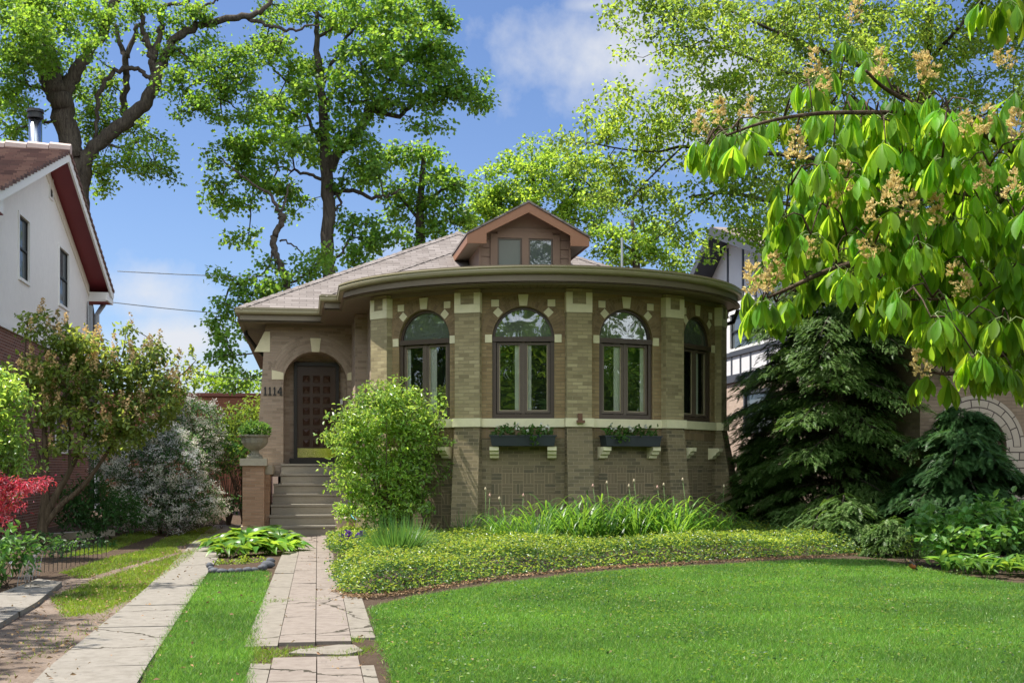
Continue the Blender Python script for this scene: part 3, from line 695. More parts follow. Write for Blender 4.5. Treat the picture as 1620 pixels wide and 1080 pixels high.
# stair pier and cheek wall
pr = MB(); px0, px1 = Xat(383.5, 28.05), Xat(418, 28.05)
pr.box(px0, px1, 28.05, 28.55, .24, 1.55)
pr.box(px0+.06, px1+.10, 28.552, 30.19, .02, 1.36)
pr.box(px0+.12, px1-.10, 28.04, 28.5, .0, .239)
pier = pr.build('stair_pier', M['pier_brick'], H)
pc = MB(); pc.box(px0-.055, px1+.06, 27.99, 28.62, 1.552, 1.71); pc.box(px0+.03, px1+.16, 28.622, 30.185, 1.362, 1.56); pc.build('pier_cap', M['cap'], pier, bevel=.012)
pf = MB(); pf.box(px0-.035, px0+.115, 28.0, 28.5, -.02, .236); pf.box(px1-.095, px1+.035, 28.0, 28.5, -.02, .236); pf.build('pier_foot', M['lime_base'], pier, bevel=.01)

# eaves
RC, CY = 4.385, 26.93
arc = [Vector((BX+RC*math.sin(t), CY-RC*math.cos(t), 0)) for t in [R(-72+144*i/56) for i in range(57)]]
XLW, XRW, XLM, XRM, YW, YM, YB = .33, 9.4, -1.57, 10.0, 27.2, 29.64, 44.0
outl = [Vector((XLM, YB, 0)), Vector((XLM, YM, 0)), Vector((XLW, YM, 0)), Vector((XLW, YW, 0)), Vector((arc[0].x, YW, 0))]+arc+[Vector((arc[-1].x, YW, 0)), Vector((XRW, YW, 0)), Vector((XRW, YM, 0)), Vector((XRM, YM, 0)), Vector((XRM, YB, 0))]
def sweep(b, path, prof, closed=True, mat=0):
    n = len(path); rings = []
    for i, p in enumerate(path):
        a = path[(i-1) % n]; c = path[(i+1) % n]
        d1 = (p-a).normalized(); d2 = (c-p).normalized(); n1 = Vector((d1.y, -d1.x, 0)); n2 = Vector((d2.y, -d2.x, 0))
        m = n1+n2
        m = m/max(m.dot(n1), .35) if m.length > 1e-6 else n1
        rings.append([p+m*o+Vector((0, 0, z)) for o, z in prof])
    for i in range(n if closed else n-1):
        j = (i+1) % n
        for k in range(len(prof)-1): b.poly([rings[i][k], rings[j][k], rings[j][k+1], rings[i][k+1]], mat)
fa = MB(); sweep(fa, outl, [(-.05, 4.852), (-.05, 5.045), (-.12, 5.045), (-.12, 4.852), (-.05, 4.852)])
fa.build('fascia', M['trim'], H)
gu = MB(); sweep(gu, outl, [(-.045, 5.03), (.01, 5.035), (.045, 5.06), (.055, 5.10), (.045, 5.125), (.065, 5.15), (.062, 5.168), (.035, 5.168), (.02, 5.08), (-.045, 5.07)])
gu.build('gutter', M['gutter'], H)
so = MB(); so.poly([p+Vector((0, 0, 4.87)) for p in outl][::-1])
so.poly([p+Vector((0, 0, 4.90)) for p in outl]); so.build('soffit', M['soffit'], H)
for F, hl in FP: piece('frieze_board', M['trim'], lambda b: fbox(b, F, -hl, hl, -.02, .03, 4.80, 4.868))
piece('frieze_board', M['trim'], lambda b: fbox(b, FE, uL, uR, -.02, .03, 4.81, 4.868))

# roof
ZE = 5.175; PM, PWG = .51, .50
XCM = (XLM+XRM)/2; hm = (XRM-XLM)/2; rf = MB()
A0, A1, A2, A3 = (Vector(p) for p in ((XLM, YM, ZE), (XRM, YM, ZE), (XRM, YB, ZE), (XLM, YB, ZE)))
K0, K1 = Vector((XCM, YM+hm, ZE+hm*PM)), Vector((XCM, YB-hm, ZE+hm*PM))
rf.poly([A0, A1, K0]); rf.poly([A1, A2, K1, K0]); rf.poly([A2, A3, K1]); rf.poly([A3, A0, K0, K1])
XCW = (XLW+XRW)/2; hw_ = (XRW-XLW)/2; B0, B1 = Vector((XLW, YW, ZE)), Vector((XRW, YW, ZE)); KW = Vector((XCW, YW+hw_, ZE+hw_*PWG)); KB = Vector((XCW, YW+hw_+4, KW.z))
rf.poly([B0, B1, KW]); rf.poly([B1, B1+Vector((0, 8, 0)), KB, KW]); rf.poly([B0+Vector((0, 8, 0)), B0, KW, KB])
apx = Vector((4.85, 28.1, 6.06))
for i in range(len(arc)-1):
    a, c = arc[i]+Vector((0, 0, ZE)), arc[i+1]+Vector((0, 0, ZE)); L = (a-apx).length; w = (a-c).length
    rf.poly([a, c, apx], 0, [(i*w, 0), (i*w+w, 0), (i*w+w/2, L)])
rf.poly([arc[0]+Vector((0, 0, ZE)), apx, Vector((arc[0].x, YW, ZE))]); rf.poly([apx, arc[-1]+Vector((0, 0, ZE)), Vector((arc[-1].x, YW, ZE))])
roof = rf.build('roof', M['shingle'], H)
rc = MB()
def cap_line(a, c, w=.13, n=26):
    d = (c-a); h = Vector((d.y, -d.x, 0)).normalized()
    for i in range(n):
        p, q = a+d*(i/n), a+d*((i+1.12)/n); up = Vector((0, 0, .028)); up0 = Vector((0, 0, .012)); dn = Vector((0, 0, -.05))
        rc.poly([p+up0+h*w+dn, q+up+h*w+dn, q+up*1.3, p+up0*1.3]); rc.poly([p+up0*1.3, q+up*1.3, q+up-h*w+dn, p+up0-h*w+dn])
cap_line(A0, K0, n=30); cap_line(A1, K0, n=30); cap_line(B0, KW); cap_line(B1, KW); cap_line(K0, K1, n=8)
rc.build('ridge_cap', M['shingle'], roof)
# drip edge seen as a thin dark line on the bay eave
de = MB(); sweep(de, outl, [(-.03, 5.168), (.03, 5.176), (.03, 5.19), (-.03, 5.2)]); de.build('drip_edge', M['trim'], roof)

# dormer
DXC, DHW, ZDA, ZDE, YDF, YDW = 4.79, 1.375, 7.34, 6.60, 27.2, 27.62
dw0, dw1 = 3.76, 5.80
dm = MB()
dm.poly([Vector((dw0, YDW, 5.2)), Vector((dw1, YDW, 5.2)), Vector((dw1, YDW, 6.73)), Vector((DXC, YDW, 7.29)), Vector((dw0, YDW, 6.73))])
dm.poly([Vector((dw0, 31.2, 5.2)), Vector((dw0, YDW, 5.2)), Vector((dw0, YDW, 6.73)), Vector((dw0, 31.2, 6.73))])
dm.poly([Vector((dw1, YDW, 5.2)), Vector((dw1, 31.2, 5.2)), Vector((dw1, 31.2, 6.73)), Vector((dw1, YDW, 6.73))])
FDm = Fr(Vector((DXC-.01, YDW, 0)), Vector((1, 0, 0)))
for z in (5.75, 5.95, 6.15, 6.35, 6.55):                  # clapboards beside the windows
    for u0, u1 in ((-1.0, -.79), (.79, 1.0)): fbox(dm, FDm, u0, u1, .0, .012, z+.012, z+.2, bot=(u0, u1, .026))
dormer = dm.build('dormer', M['dormer_paint'], H)
dt = MB()
fbox(dt, FDm, -1.03, -.98, -.02, .04, 5.2, 6.7); fbox(dt, FDm, .98, 1.03, -.02, .04, 5.2, 6.7)
fbox(dt, FDm, -.78, -.62, -.02, .05, 5.3, 6.66); fbox(dt, FDm, .62, .78, -.02, .05, 5.3, 6.66); fbox(dt, FDm, -.075, .075, -.02, .05, 5.3, 6.58); fbox(dt, FDm, -.62, .62, -.02, .05, 6.58, 6.72)
fbox(dt, FDm, -.80, .80, .0, .035, 6.721, 6.80)
dt.build('dormer_trim', M['dormer_paint'], dormer, bevel=.006)
for sx, mt, nm in ((-1, M['screen'], 'dormer_window'), (1, M['pane_dark'], 'dormer_window')):
    wb = MB(); u0, u1 = sorted((sx*.08, sx*.615))
    for a, c in ((u0, u0+.03), (u1-.03, u1)): fbox(wb, FDm, a, c, .0, .032, 5.6, 6.575)
    fbox(wb, FDm, u0+.03, u1-.03, .0, .032, 6.545, 6.575)
    wn = wb.build(nm, M['sash'], dormer)
    pb = MB(); fbox(pb, FDm, u0+.03, u1-.03, .004, .012, 5.6, 6.545); pb.build('pane', mt, wn)
sl_ = (ZDA-ZDE)/DHW
dr_ = MB()
for sx in (-1, 1):
    a, c = Vector((DXC, YDF-.03, ZDA)), Vector((DXC+sx*DHW, YDF-.03, ZDE)); back = Vector((0, 4.6, 0)); t = Vector((0, 0, -.045))
    q = [a, c, c+back, a+back]; q = q if sx < 0 else q[::-1]
    dr_.prism(q, [p+t for p in q])
dr_.build('dormer_roof', M['shingle'], dormer)
df = MB()
for sx in (-1, 1):
    # raking fascia with a boxed return at the foot
    a0 = Vector((DXC, YDF, ZDA-.05)); c0 = Vector((DXC+sx*(DHW-.02), YDF, ZDE-.05))
    q = [a0, c0, c0+Vector((0, 0, -.175)), Vector((DXC+sx*.93, YDF, ZDE-.225)), Vector((DXC+sx*.93, YDF, ZDE+.0)), a0+Vector((0, 0, -.21))]
    q = q if sx < 0 else q[::-1]
    q = [Vector(p) for p in q]; df.prism(q, [p+Vector((0, .045, 0)) for p in q])
    # side eave board
    x = DXC+sx*(DHW-.02)
    df.box(min(x, x-sx*.04), max(x, x-sx*.04), YDF+.047, YDF+3.4, ZDE-.225, ZDE-.052)
df.build('dormer_fascia', M['dormer_fascia'], dormer, bevel=.005)
dso = MB()
for sx in (-1, 1):
    xa, xb = sorted((DXC+sx*(DHW-.065), DXC+sx*.99)); dso.box(xa, xb, YDF+.05, YDF+3.2, ZDE-.215, ZDE-.2)
    q = [Vector((DXC, YDF+.05, ZDA-.11)), Vector((DXC+sx*1.2, YDF+.05, ZDA-.11-1.2*sl_)), Vector((DXC+sx*1.2, YDW+.02, ZDA-.11-1.2*sl_)), Vector((DXC, YDW+.02, ZDA-.11))]
    dso.poly(q)
dso.build('dormer_soffit', M['trim'], dormer)
vp = MB(); v0 = Vector((Xat(984, 33.5), 33.5, 0)); vp.tube([v0+Vector((0, 0, 6.2)), v0+Vector((0, 0, Zat(984, 376, 33.5)))], .03, 8); vp.build('vent_pipe', M['grey_metal'], roof)
# downspout off the left eave corner, floodlight on the sill band
dp = MB(); dp.tube([(XLM+.1, 31.6, 5.0), (XLM+.1, 31.6, 4.78), (XE0-.25, 32.4, 4.46), (XE0-.07, 32.6, 4.3), (XE0-.1, 32.6, 4.0), (XE0-.3, 32.6, .2)], .045, 8); dp.build('downspout', M['black'], H)
dp = MB(); dp.tube([(XRW-.12, 26.4, 4.95), (XRW-.15, 26.6, 4.7), (rw.x+.06, 27.2, 4.5), (rw.x+.06, 27.2, .2)], .045, 8); dp.build('downspout', M['black'], H)
fl = MB(); F = FV[2]; fbox(fl, F, -.04, .04, .1, .16, 2.37, 2.52); fbox(fl, F, -.07, .07, .128, .23, 2.34, 2.39); fl.build('floodlight', plain('copper_lamp', (.16, .075, .04), .5, .2, 8), H, bevel=.008)

# window boxes
def make_box(F, lab, flab, i):
    c = F(0, .16, 1.905); b = MB()
    fbox(b, F, -.61, .61, .06, .30, 1.912, 2.09, bot=(-.58, .58, .28)); fbox(b, F, -.63, .63, .056, .315, 2.09, 2.112)
    o = b.build('window_box', M['planter'], bevel=.008); tag(o, lab, 'planter', 'window boxes under the bay windows')
    n = 240
    p = np.zeros((n, 3)); uu = rng.uniform(-.56, .56, n); hh = rng.random(n)**1.5*.2*(.5+.5*np.abs(np.sin(uu*7+i)))
    for k in range(n): v = F(uu[k], .19+random.uniform(-.08, .1), 2.11+hh[k]); p[k] = v
    tr = rng.integers(0, n, 40)                                    # a trailing sprig
    for q in tr[:26]: v = F([.22, -.3][i]+random.gauss(0, .07), .33+random.uniform(0, .03), 2.12-random.random()*.16); p[q] = v
    d = rnd(n)*.8+np.array([0, -.3, .25]); nn = rnd(n)*.6+np.array([0, -.2, 1])
    r = thing('window_box_flowers', flab, 'flowers', c, 'flowers in the window boxes')
    scatter('foliage', OVAL, p, d, nn, rng.uniform(.06, .12, n), rng.uniform(.035, .06, n), LM['boxleaf'], r)
    m = 9; p = np.array([F(random.uniform(-.5, .5), .26, 2.2+random.random()*.1) for _ in range(m)]); p = np.repeat(p, 5, 0)+rnd(m*5)*.012
    scatter('blossom', OVAL, p, rnd(m*5), rnd(m*5)+np.array([0, -1, .6]), .05, .045, LM['whitepetal'], r)
LM = {}
LM['boxleaf'] = leaf('box_leaf', (.07, .16, .035), (.2, .36, .06), .35)
LM['whitepetal'] = leaf('white_petal', (.75, .75, .70), (.6, .6, .5), .3, .2, hue=0)
make_box(FP[1][0], 'dark painted window box with trailing leaves, under the wide centre window left of the floodlight', 'white flowers and a pale trailing sprig in the box left of the floodlight', 0)
make_box(FP[2][0], 'dark painted window box right of the floodlight, nearer the conifers', 'white flowers and drooping greens in the box right of the floodlight', 1)

# urn on the pier
UC = Vector(((px0+px1)/2+.02, 28.3, 1.712))
ub = MB(); ub.box(UC.x-.17, UC.x+.17, UC.y-.17, UC.y+.17, 1.712, 1.755)
ub.lathe([(0, .043), (.165, .043), (.155, .07), (.10, .10), (.085, .15), (.10, .185), (.16, .215), (.23, .27), (.275, .34), (.29, .41), (.285, .45), (.325, .475), (.335, .51), (.31, .515), (.28, .48), (0, .47)], UC, 28, rib=.018)
u = ub.build('stone_urn', M['urn'], smooth=False); tag(u, 'weathered stone urn with a fluted bowl on the brick pier', 'urn')
n = 520; p = in_ball(n, .3)*np.array([.33, .3, .2])+np.array(UC)+np.array([0, 0, .6]); p[:, 2] = np.maximum(p[:, 2], UC.z+.49)
d = unit(p-np.array(UC)-np.array([0, 0, .35]))+rnd(n)*.6; upl = scatter('urn_plant', OVAL, p, d, rnd(n)*.6+np.array([0, 0, 1.]), rng.uniform(.06, .11, n), rng.uniform(.04, .07, n), LM['boxleaf'])
tag(upl, 'bushy green plant growing in the stone urn on the pier', 'plant')

# ================================================================== NEIGHBOURS
def seg_wall(b, F, u0, u1, z0, z1, holes, m=0):
    # a wall rectangle with rectangular openings (u0,u1,z0,z1), openings side by side
    hs = sorted(holes); u = u0
    for (a, c, p, q) in hs:
        b.poly([F(u, 0, z0), F(a, 0, z0), F(a, 0, z1), F(u, 0, z1)], m)
        b.poly([F(a, 0, z0), F(c, 0, z0), F(c, 0, p), F(a, 0, p)], m); b.poly([F(a, 0, q), F(c, 0, q), F(c, 0, z1), F(a, 0, z1)], m)
        u = c
    b.poly([F(u, 0, z0), F(u1, 0, z0), F(u1, 0, z1), F(u, 0, z1)], m)
def gable_wall(b, F, us, z0, top, holes, m=0):
    us = sorted(set(us+[h[0] for h in holes]+[h[1] for h in holes]))
    for a, c in zip(us[:-1], us[1:]):
        h = [q for q in holes if q[0] <= a+1e-6 and q[1] >= c-1e-6]
        if h:
            b.poly([F(a, 0, z0), F(c, 0, z0), F(c, 0, h[0][2]), F(a, 0, h[0][2])], m); b.poly([F(a, 0, h[0][3]), F(c, 0, h[0][3]), F(c, 0, top(c)), F(a, 0, top(a))], m)
        else: b.poly([F(a, 0, z0), F(c, 0, z0), F(c, 0, top(c)), F(a, 0, top(a))], m)
def sash_window(F, u0, u1, z0, z1, parent, fm, trimw=.08, name='window', grid=(2, 3), pm='pane_dark'):
    b = MB(); fbox(b, F, u0-trimw, u0, -.06, .03, z0-trimw, z1+trimw); fbox(b, F, u1, u1+trimw, -.06, .03, z0-trimw, z1+trimw); fbox(b, F, u0, u1, -.06, .03, z1, z1+trimw); fbox(b, F, u0, u1, -.06, .045, z0-trimw, z0)
    w = b.build(name, fm, parent)
    g = MB(); zm = (z0+z1)/2; t = .03
    fbox(g, F, u0, u1, -.05, -.02, zm-.025, zm+.025); fbox(g, F, u0, u0+t, -.05, -.021, z0, z1); fbox(g, F, u1-t, u1, -.05, -.021, z0, z1); fbox(g, F, u0+t, u1-t, -.05, -.022, z0, z0+t); fbox(g, F, u0+t, u1-t, -.05, -.022, z1-t, z1)
    g.build('sash', M['black'] if pm == 'pane_dark' else M['sash'], w)
    p = MB(); p.poly([F(u0, -.055, z0), F(u1, -.055, z0), F(u1, -.055, z1), F(u0, -.055, z1)]); p.build('pane', M[pm], w)
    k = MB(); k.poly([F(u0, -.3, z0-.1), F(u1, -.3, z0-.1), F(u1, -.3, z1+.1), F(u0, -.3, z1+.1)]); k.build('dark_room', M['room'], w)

# left: white stucco house over red brick, gable end to the driveway
XN = -6.45
yA, yB = 26.2, 39.4                        # front and rear walls
FN = Fr(Vector((XN, 0, 0)), Vector((0, 1, 0)))       # outward +x; u = world y
LH = thing('stucco_house', 'white stucco and red brick house with a clay tile roof beside the driveway', 'house', (XN-4, 30, 0))
zEv, zRg, yR = Zat(20, 300, 25.45), 0, (yA+yB)/2
zRg = Zat(128, 238, yR)-.05
zBk = Zat(0, 498, 27.0)
YFE, YBE = yA-.7, yB+.7
slope = (zRg-zEv)/(yR-YFE)
def roofz(y): return zRg-abs(y-yR)*slope
wy = lambda px, x: (lambda k: x*(C_-k*S_)/(S_+k*C_))((px-810)/2000)
w1 = (wy(28.5, XN), wy(46, XN)); w2 = (wy(93, XN), wy(108, XN))
zat2 = lambda px, py: EYE+(740-py)/2000*(XN*S_+wy(px, XN)*C_)
h1 = (w1[0]+.05, w1[1]-.05, zat2(45, 448), zat2(45, 352)); h2 = (w2[0], w2[1], zat2(100, 484), zat2(100, 396))
b = MB(); gable_wall(b, FN, [yA, yR, yB], zBk, lambda y: roofz(y)-.12, [h1, h2])
FNf = Fr(Vector((0, yA, 0)), Vector((1, 0, 0)))
b.poly([FNf(XN-9, 0, zBk), FNf(XN, 0, zBk), FNf(XN, 0, roofz(yA)-.1), FNf(XN-9, 0, roofz(yA)-.1)])
b.poly([Vector((XN, yB, 0)), Vector((XN-9, yB, 0)), Vector((XN-9, yB, zEv)), Vector((XN, yB, zEv))])
b.build('stucco_wall', M['stucco'], LH)
b = MB(); lo = (wy(88, XN), wy(108, XN)); zl = (zat2(98, 712), zat2(98, 655))
seg_wall(b, FN, yA, yB, -.1, zBk-.1, [(lo[0], lo[1], zl[0], zl[1])]); b.poly([FNf(XN-9, 0, -.1), FNf(XN, 0, -.1), FNf(XN, 0, zBk-.1), FNf(XN-9, 0, zBk-.1)]); b.build('brick_base', M['red_brick'], LH)
b = MB(); fbox(b, FN, yA-.03, yB, -.05, .06, zBk-.1, zBk+.03); fbox(b, FNf, XN-9, XN+.06, -.05, .05, zBk-.1, zBk+.03); b.build('belt_board', M['white'], LH)
sash_window(FN, *h1, LH, M['white'], .07); sash_window(FN, *h2, LH, M['white'], .07); sash_window(FN, lo[0], lo[1], zl[0], zl[1], LH, M['white'], .09)
xr = XN+.62
rf = MB()
for ya, yb in ((YFE, yR), (YBE, yR)):
    q = [Vector((XN-9, ya, zEv)), Vector((xr, ya, zEv)), Vector((xr, yb, zRg)), Vector((XN-9, yb, zRg))]
    if ya > yb: q = q[::-1]
    rf.poly(q); 
tile_roof = rf.build('tile_roof', M['tile'], LH)
# courses of barrel tiles: real steps along the rake and on the front slope
tl = MB(); nrow = 22
for i in range(nrow):
    for ya, sg in ((YFE, 1), (YBE, -1)):
        t0, t1 = i/nrow, (i+1)/nrow
        y0, y1 = ya+(yR-ya)*t0, ya+(yR-ya)*t1
        z0, z1 = zEv+(zRg-zEv)*t0, zEv+(zRg-zEv)*t1
        a = [Vector((XN-9, y0, z0+.085)), Vector((xr+.04, y0, z0+.085)), Vector((xr+.04, y1+sg*.03, z1+.03)), Vector((XN-9, y1+sg*.03, z1+.03))]
        bb = [p-Vector((0, 0, .075)) for p in a]
        if sg < 0: a, bb = a[::-1], bb[::-1]
        tl.prism(a, bb)
tl.build('roof_tile', M['tile'], tile_roof)
rd = MB()
for i in range(14):
    x = xr+.05-i*.52; rd.tube([(x, yR, zRg+.06), (x-.5, yR, zRg+.085)], [.13, .145], 8)
rd.build('ridge_tile', plain('pale_ridge', (.46, .36, .32), .7, .15, 6), tile_roof)
b = MB()
for ya, sg in ((YFE, 1), (YBE, -1)):
    q = [Vector((xr-.03, ya, zEv-.005)), Vector((xr-.03, yR, zRg-.005)), Vector((xr-.03, yR, zRg-.24)), Vector((xr-.03, ya+sg*.2, zEv-.24+.2*slope)), Vector((xr-.03, ya, zEv-.2))]
    if sg < 0: q = q[::-1]
    b.prism([p+Vector((.03, 0, 0)) for p in q][::-1], [p-Vector((.02, 0, 0)) for p in q][::-1])
# boxed return at the rear and front feet
b.box(XN+.0, xr-.06, yB+.0, YBE-.02, zEv-.34, zEv-.06); b.box(xr-.058, xr-.0, yB-.5, YBE-.02, zEv-.36, zEv-.21)
b.box(XN+.0, xr-.06, YFE+.02, yA-.02, zEv-.34, zEv-.06)
b.build('rake_board', M['white'], LH)
b = MB()
for ya in (YFE, YBE):
    q = [Vector((XN, ya, zEv-.06)), Vector((xr-.06, ya, zEv-.06)), Vector((xr-.06, yR, zRg-.07)), Vector((XN, yR, zRg-.07))]; b.poly(q)
b.box(XN-9, xr-.07, YFE+.03, yA, zEv-.36, zEv-.342); b.box(XN-1, xr-.07, yB, YBE-.03, zEv-.36, zEv-.342)
b.build('maroon_soffit', M['maroon'], LH)
b = MB()
for ya, sg in ((yA, 1), (yB, -1)):
    q = [FN(ya, .03, roofz(ya)-.12), FN(yR, .03, zRg-.12), FN(yR, .03, zRg-.42), FN(ya, .03, roofz(ya)-.42)]
    b.prism(q if sg < 0 else q[::-1], [p-Vector((.035, 0, 0)) for p in (q if sg < 0 else q[::-1])])
b.build('frieze_board', plain('cream_trim', (.74, .70, .60), .6, .04, 3), LH)
b = MB(); 
b.box(XN-9, xr, YFE-.11, YFE+.01, zEv-.14, zEv+.01); b.box(XN-9, xr, YBE-.01, YBE+.11, zEv-.14, zEv+.01); b.build('house_gutter', M['white'], LH, bevel=.02)
vy = wy(80, XN); vz = zat2(80, 290)
b = MB(); fbox(b, FN, vy-.22, vy+.22, 0, .035, vz-.42, vz-.36); fbox(b, FN, vy-.22, vy+.22, 0, .035, vz+.36, vz+.42); fbox(b, FN, vy-.22, vy-.16, 0, .035, vz-.36, vz+.36); fbox(b, FN, vy+.16, vy+.22, 0, .035, vz-.36, vz+.36)
vent = b.build('gable_vent', M['white'], LH); b = MB()
for i in range(7): fbox(b, FN, vy-.16, vy+.16, .0, .03, vz-.34+i*.1, vz-.27+i*.1, bot=(vy-.16, vy+.16, .005))
fbox(b, FN, vy-.16, vy+.16, .001, .003, vz-.36, vz+.36); b.build('louver', M['black'], vent)
fx = P(56, 240, yR*1.0+.4); 
b = MB(); zt = P(56, 184, fx.y/C_*1.0).z
fc = P(56, 236, 31.6); b.lathe([(.16, -.6), (.16, P(56, 186, 31.6).z-fc.z), (.0, P(56, 186, 31.6).z-fc.z)], fc, 20); flue = b.build('flue_pipe', M['steel'], LH, True)
ztop = P(56, 186, 31.6).z-fc.z; b = MB(); b.lathe([(.165, ztop-.03), (.2, ztop-.02), (.2, ztop+.05), (.17, ztop+.06), (.17, ztop+.11), (.21, ztop+.12), (.2, ztop+.19), (0, ztop+.22)], fc, 20); b.build('flue_cap', M['black'], flue)
b = MB(); dpp = P(158, 470, 39.2); b.tube([Vector((xr-.25, YBE+.05, zEv-.1)), Vector((xr-.3, YBE+.05, zEv-.35)), Vector((xr-.42, yB+.3, zEv-.7)), Vector((xr-.42, yB+.3, .2))], .075, 8); b.build('downspout', M['grey_metal'], LH)
b = MB(); b.tube([FN(yB-.35, .05, zEv-.4), FN(yB-.4, .06, zEv-.55), FN(yB-.4, .06, zBk)], .025, 6); b.box(XN+.02, XN+.14, yB-.28, yB-.06, zBk, zEv-.5); b.build('service_conduit', M['grey_metal'], LH)

# right: half-timbered house, gable end towards the drive
XT = 13.2
TH_ = thing('timbered_house', 'half timbered house with dark trim over pale brick behind the conifers', 'house', (XT+4, 32, 0))
FT = Fr(Vector((XT, 0, 0)), Vector((0, -1, 0)))      # outward -x ; u = -y
yT = lambda px: (lambda k: XT*(C_-k*S_)/(S_+k*C_))((px-810)/2000)
zT = lambda px, py: EYE+(740-py)/2000*(XT*S_+yT(px)*C_)
tF, tB = 23.5, 43.5; tR = yT(1160)
zTe = 5.6; zTr = zT(1160, 366); zb = zT(1170, 592)
sl2 = (zTr-zTe)/(tB+.8-tR)
b = MB(); wA = (-yT(1150)-.05, -yT(1194)-.0, zT(1170, 556), zT(1170, 492))
wA = (-yT(1156), -yT(1200), zT(1175, 548), zT(1175, 492))
gable_wall(b, FT, [-tB, -tR, -tF], zb, lambda u: zTr-max((tR+u)*sl2*.55, (-u-tR)*sl2), [wA])
b.build('timbered_wall', M['tudor_panel'], TH_)
b = MB(); wB = (-yT(1179), -yT(1222), zT(1190, 680), zT(1190, 622)); seg_wall(b, FT, -tB, -tF, -.1, zb-.22, [wB])
FTf = Fr(Vector((0, tF, 0)), Vector((1, 0, 0))); b.poly([FTf(XT, 0, -.1), FTf(XT+9, 0, -.1), FTf(XT+9, 0, zTe), FTf(XT, 0, zTe)]); b.build('brick_wall', M['pale_brick'], TH_)
b = MB(); fbox(b, FT, -tB, -tF, -.05, .07, zb-.22, zb+.02)
fbox(b, FT, -tB, -tF, -.05, .05, zT(1175, 560), zT(1175, 553))
for px in (1152, 1176, 1196, 1216, 1240, 1265, 1290, 1320):
    u = -yT(px); top = zTr-abs(tR+u)*sl2*.8-.25
    fbox(b, FT, u-.07, u+.07, -.05, .025, max(zb+.021, zT(1175, 486)), max(top, zb+1)); 
for px in (1158, 1172, 1188, 1215): u = -yT(px); fbox(b, FT, u-.05, u+.05, -.05, .026, zb+.022, zT(1175, 561))
b.build('timber', M['timber'], TH_)
sash_window(FT, *wA, TH_, M['white'], .08); sash_window(FT, *wB, TH_, M['timber'], .1)
b = MB(); ov = .75
yb2 = tB+.8; ze2 = zTr-(yb2-tR)*sl2; yf2 = tF-1.0; ze1 = zTr-(tR-yf2)*sl2*.55
for ya, za in ((yb2, ze2), (yf2, ze1)):
    q = [Vector((XT-ov, ya, za)), Vector((XT-ov, tR, zTr+.12)), Vector((XT+10, tR, zTr+.12)), Vector((XT+10, ya, za))]
    if ya > tR: q = q[::-1]
    q = q[::-1]
    b.prism(q, [p-Vector((0, 0, .06)) for p in q])
b.build('roof', M['tudor_roof'], TH_)
b = MB()
for ya, za in ((yb2, ze2), (yf2, ze1)):
    q = [Vector((XT-ov-.01, ya, za-.0)), Vector((XT-ov-.01, tR, zTr+.12)), Vector((XT-ov-.01, tR, zTr-.2)), Vector((XT-ov-.01, ya, za-.3))]
    q = q if ya < tR else q[::-1]
    b.prism(q, [p+Vector((.07, 0, 0)) for p in q])
    q = [Vector((XT-ov+.06, ya, za-.1)), Vector((XT-ov+.06, tR, zTr-.01)), Vector((XT, tR, zTr-.01)), Vector((XT, ya, za-.1))]; b.poly(q)
b.build('bargeboard', M['timber'], TH_)
# arched brick porch nearer the street
yP = yT(1575)-.2
b = MB(); FPc = Fr(Vector((Xat(1545, 22.3), 22.3, 0)), Vector((1, 0, 0)))
add_arched_wall(b, FPc, -1.15, 3.2, -.1, 4.2, .6, 1.9, .5); b.poly([FPc(-1.15, 0, -.1), FPc(-1.15, 0, 4.2), FPc(-1.15, -4, 4.2), FPc(-1.15, -4, -.1)]); b.poly([FPc(-1.15, 0, 4.2), FPc(3.2, 0, 4.2), FPc(3.2, -4, 4.2), FPc(-1.15, -4, 4.2)])
b.poly([FPc(-.8, -.55, -.1), FPc(.8, -.55, -.1), FPc(.8, -.55, 3), FPc(-.8, -.55, 3)])
b.build('porch_wall', brick('porch_brick', (.16, .115, .075), (.24, .175, .12), (.30, .225, .16), (.22, .17, .12)), TH_)
b = MB(); add_ring(b, FPc, .6, .98, 1.9, .02)
for sx in (-1, 1):
    u0, u1 = sorted((sx*.603, sx*.975)); fbox(b, FPc, u0, u1, -.02, .02, -.1, 1.9)
b.build('porch_arch', M['porch_stone'], TH_)
b = MB(); b.tube([FPc(1.55, .08, 0), FPc(1.55, .08, 4.1)], .08, 8); b.build('downspout', M['black'], TH_)

# brick garage by the alley
GA = thing('brick_garage', 'low flat roofed red brick garage seen at the end of the side yard', 'garage', (-9, 52, 0))
yg = 51.5; gx0, gx1 = -19, Xat(425, yg); gz = Zat(360, 624, yg)
FG = Fr(Vector((0, yg, 0)), Vector((1, 0, 0)))
b = MB(); b.box(gx0, gx1, yg, yg+6, -.1, gz); b.build('garage_wall', M['garage_brick'], GA)
b = MB(); fbox(b, FG, gx0, gx1+.05, -.02, .09, gz-.07, gz+.06); fbox(b, FG, gx0, gx1, -.02, .05, gz-.62, gz-.55); fbox(b, FG, gx0, gx1, -.02, .04, gz-.98, gz-.92); b.build('coping', plain('red_coping', (.21, .07, .045), .6, .15, 4), GA)
# wires
for k, (pa, pb) in enumerate((((186, 429), (560, 434)), ((176, 478), (560, 492)), ((318, 592), (560, 590)))):
    a, c = P(*pa, [40.5, 40.6, 44][k]), P(*pb, [50, 50, 47][k]); pts = [a.lerp(c, t/12)-Vector((0, 0, .5*math.sin(math.pi*t/12)*(.5 if k else .25))) for t in range(13)]
    b = MB(); b.tube(pts, .016, 5); o = b.build('utility_wire', M['grey_metal'])
    tag(o, ['upper utility wire crossing the sky from the gable of the white house', 'middle utility wire running past the downspout of the white house', 'lowest utility wire just above the brick garage'][k], 'wire', 'utility wires')

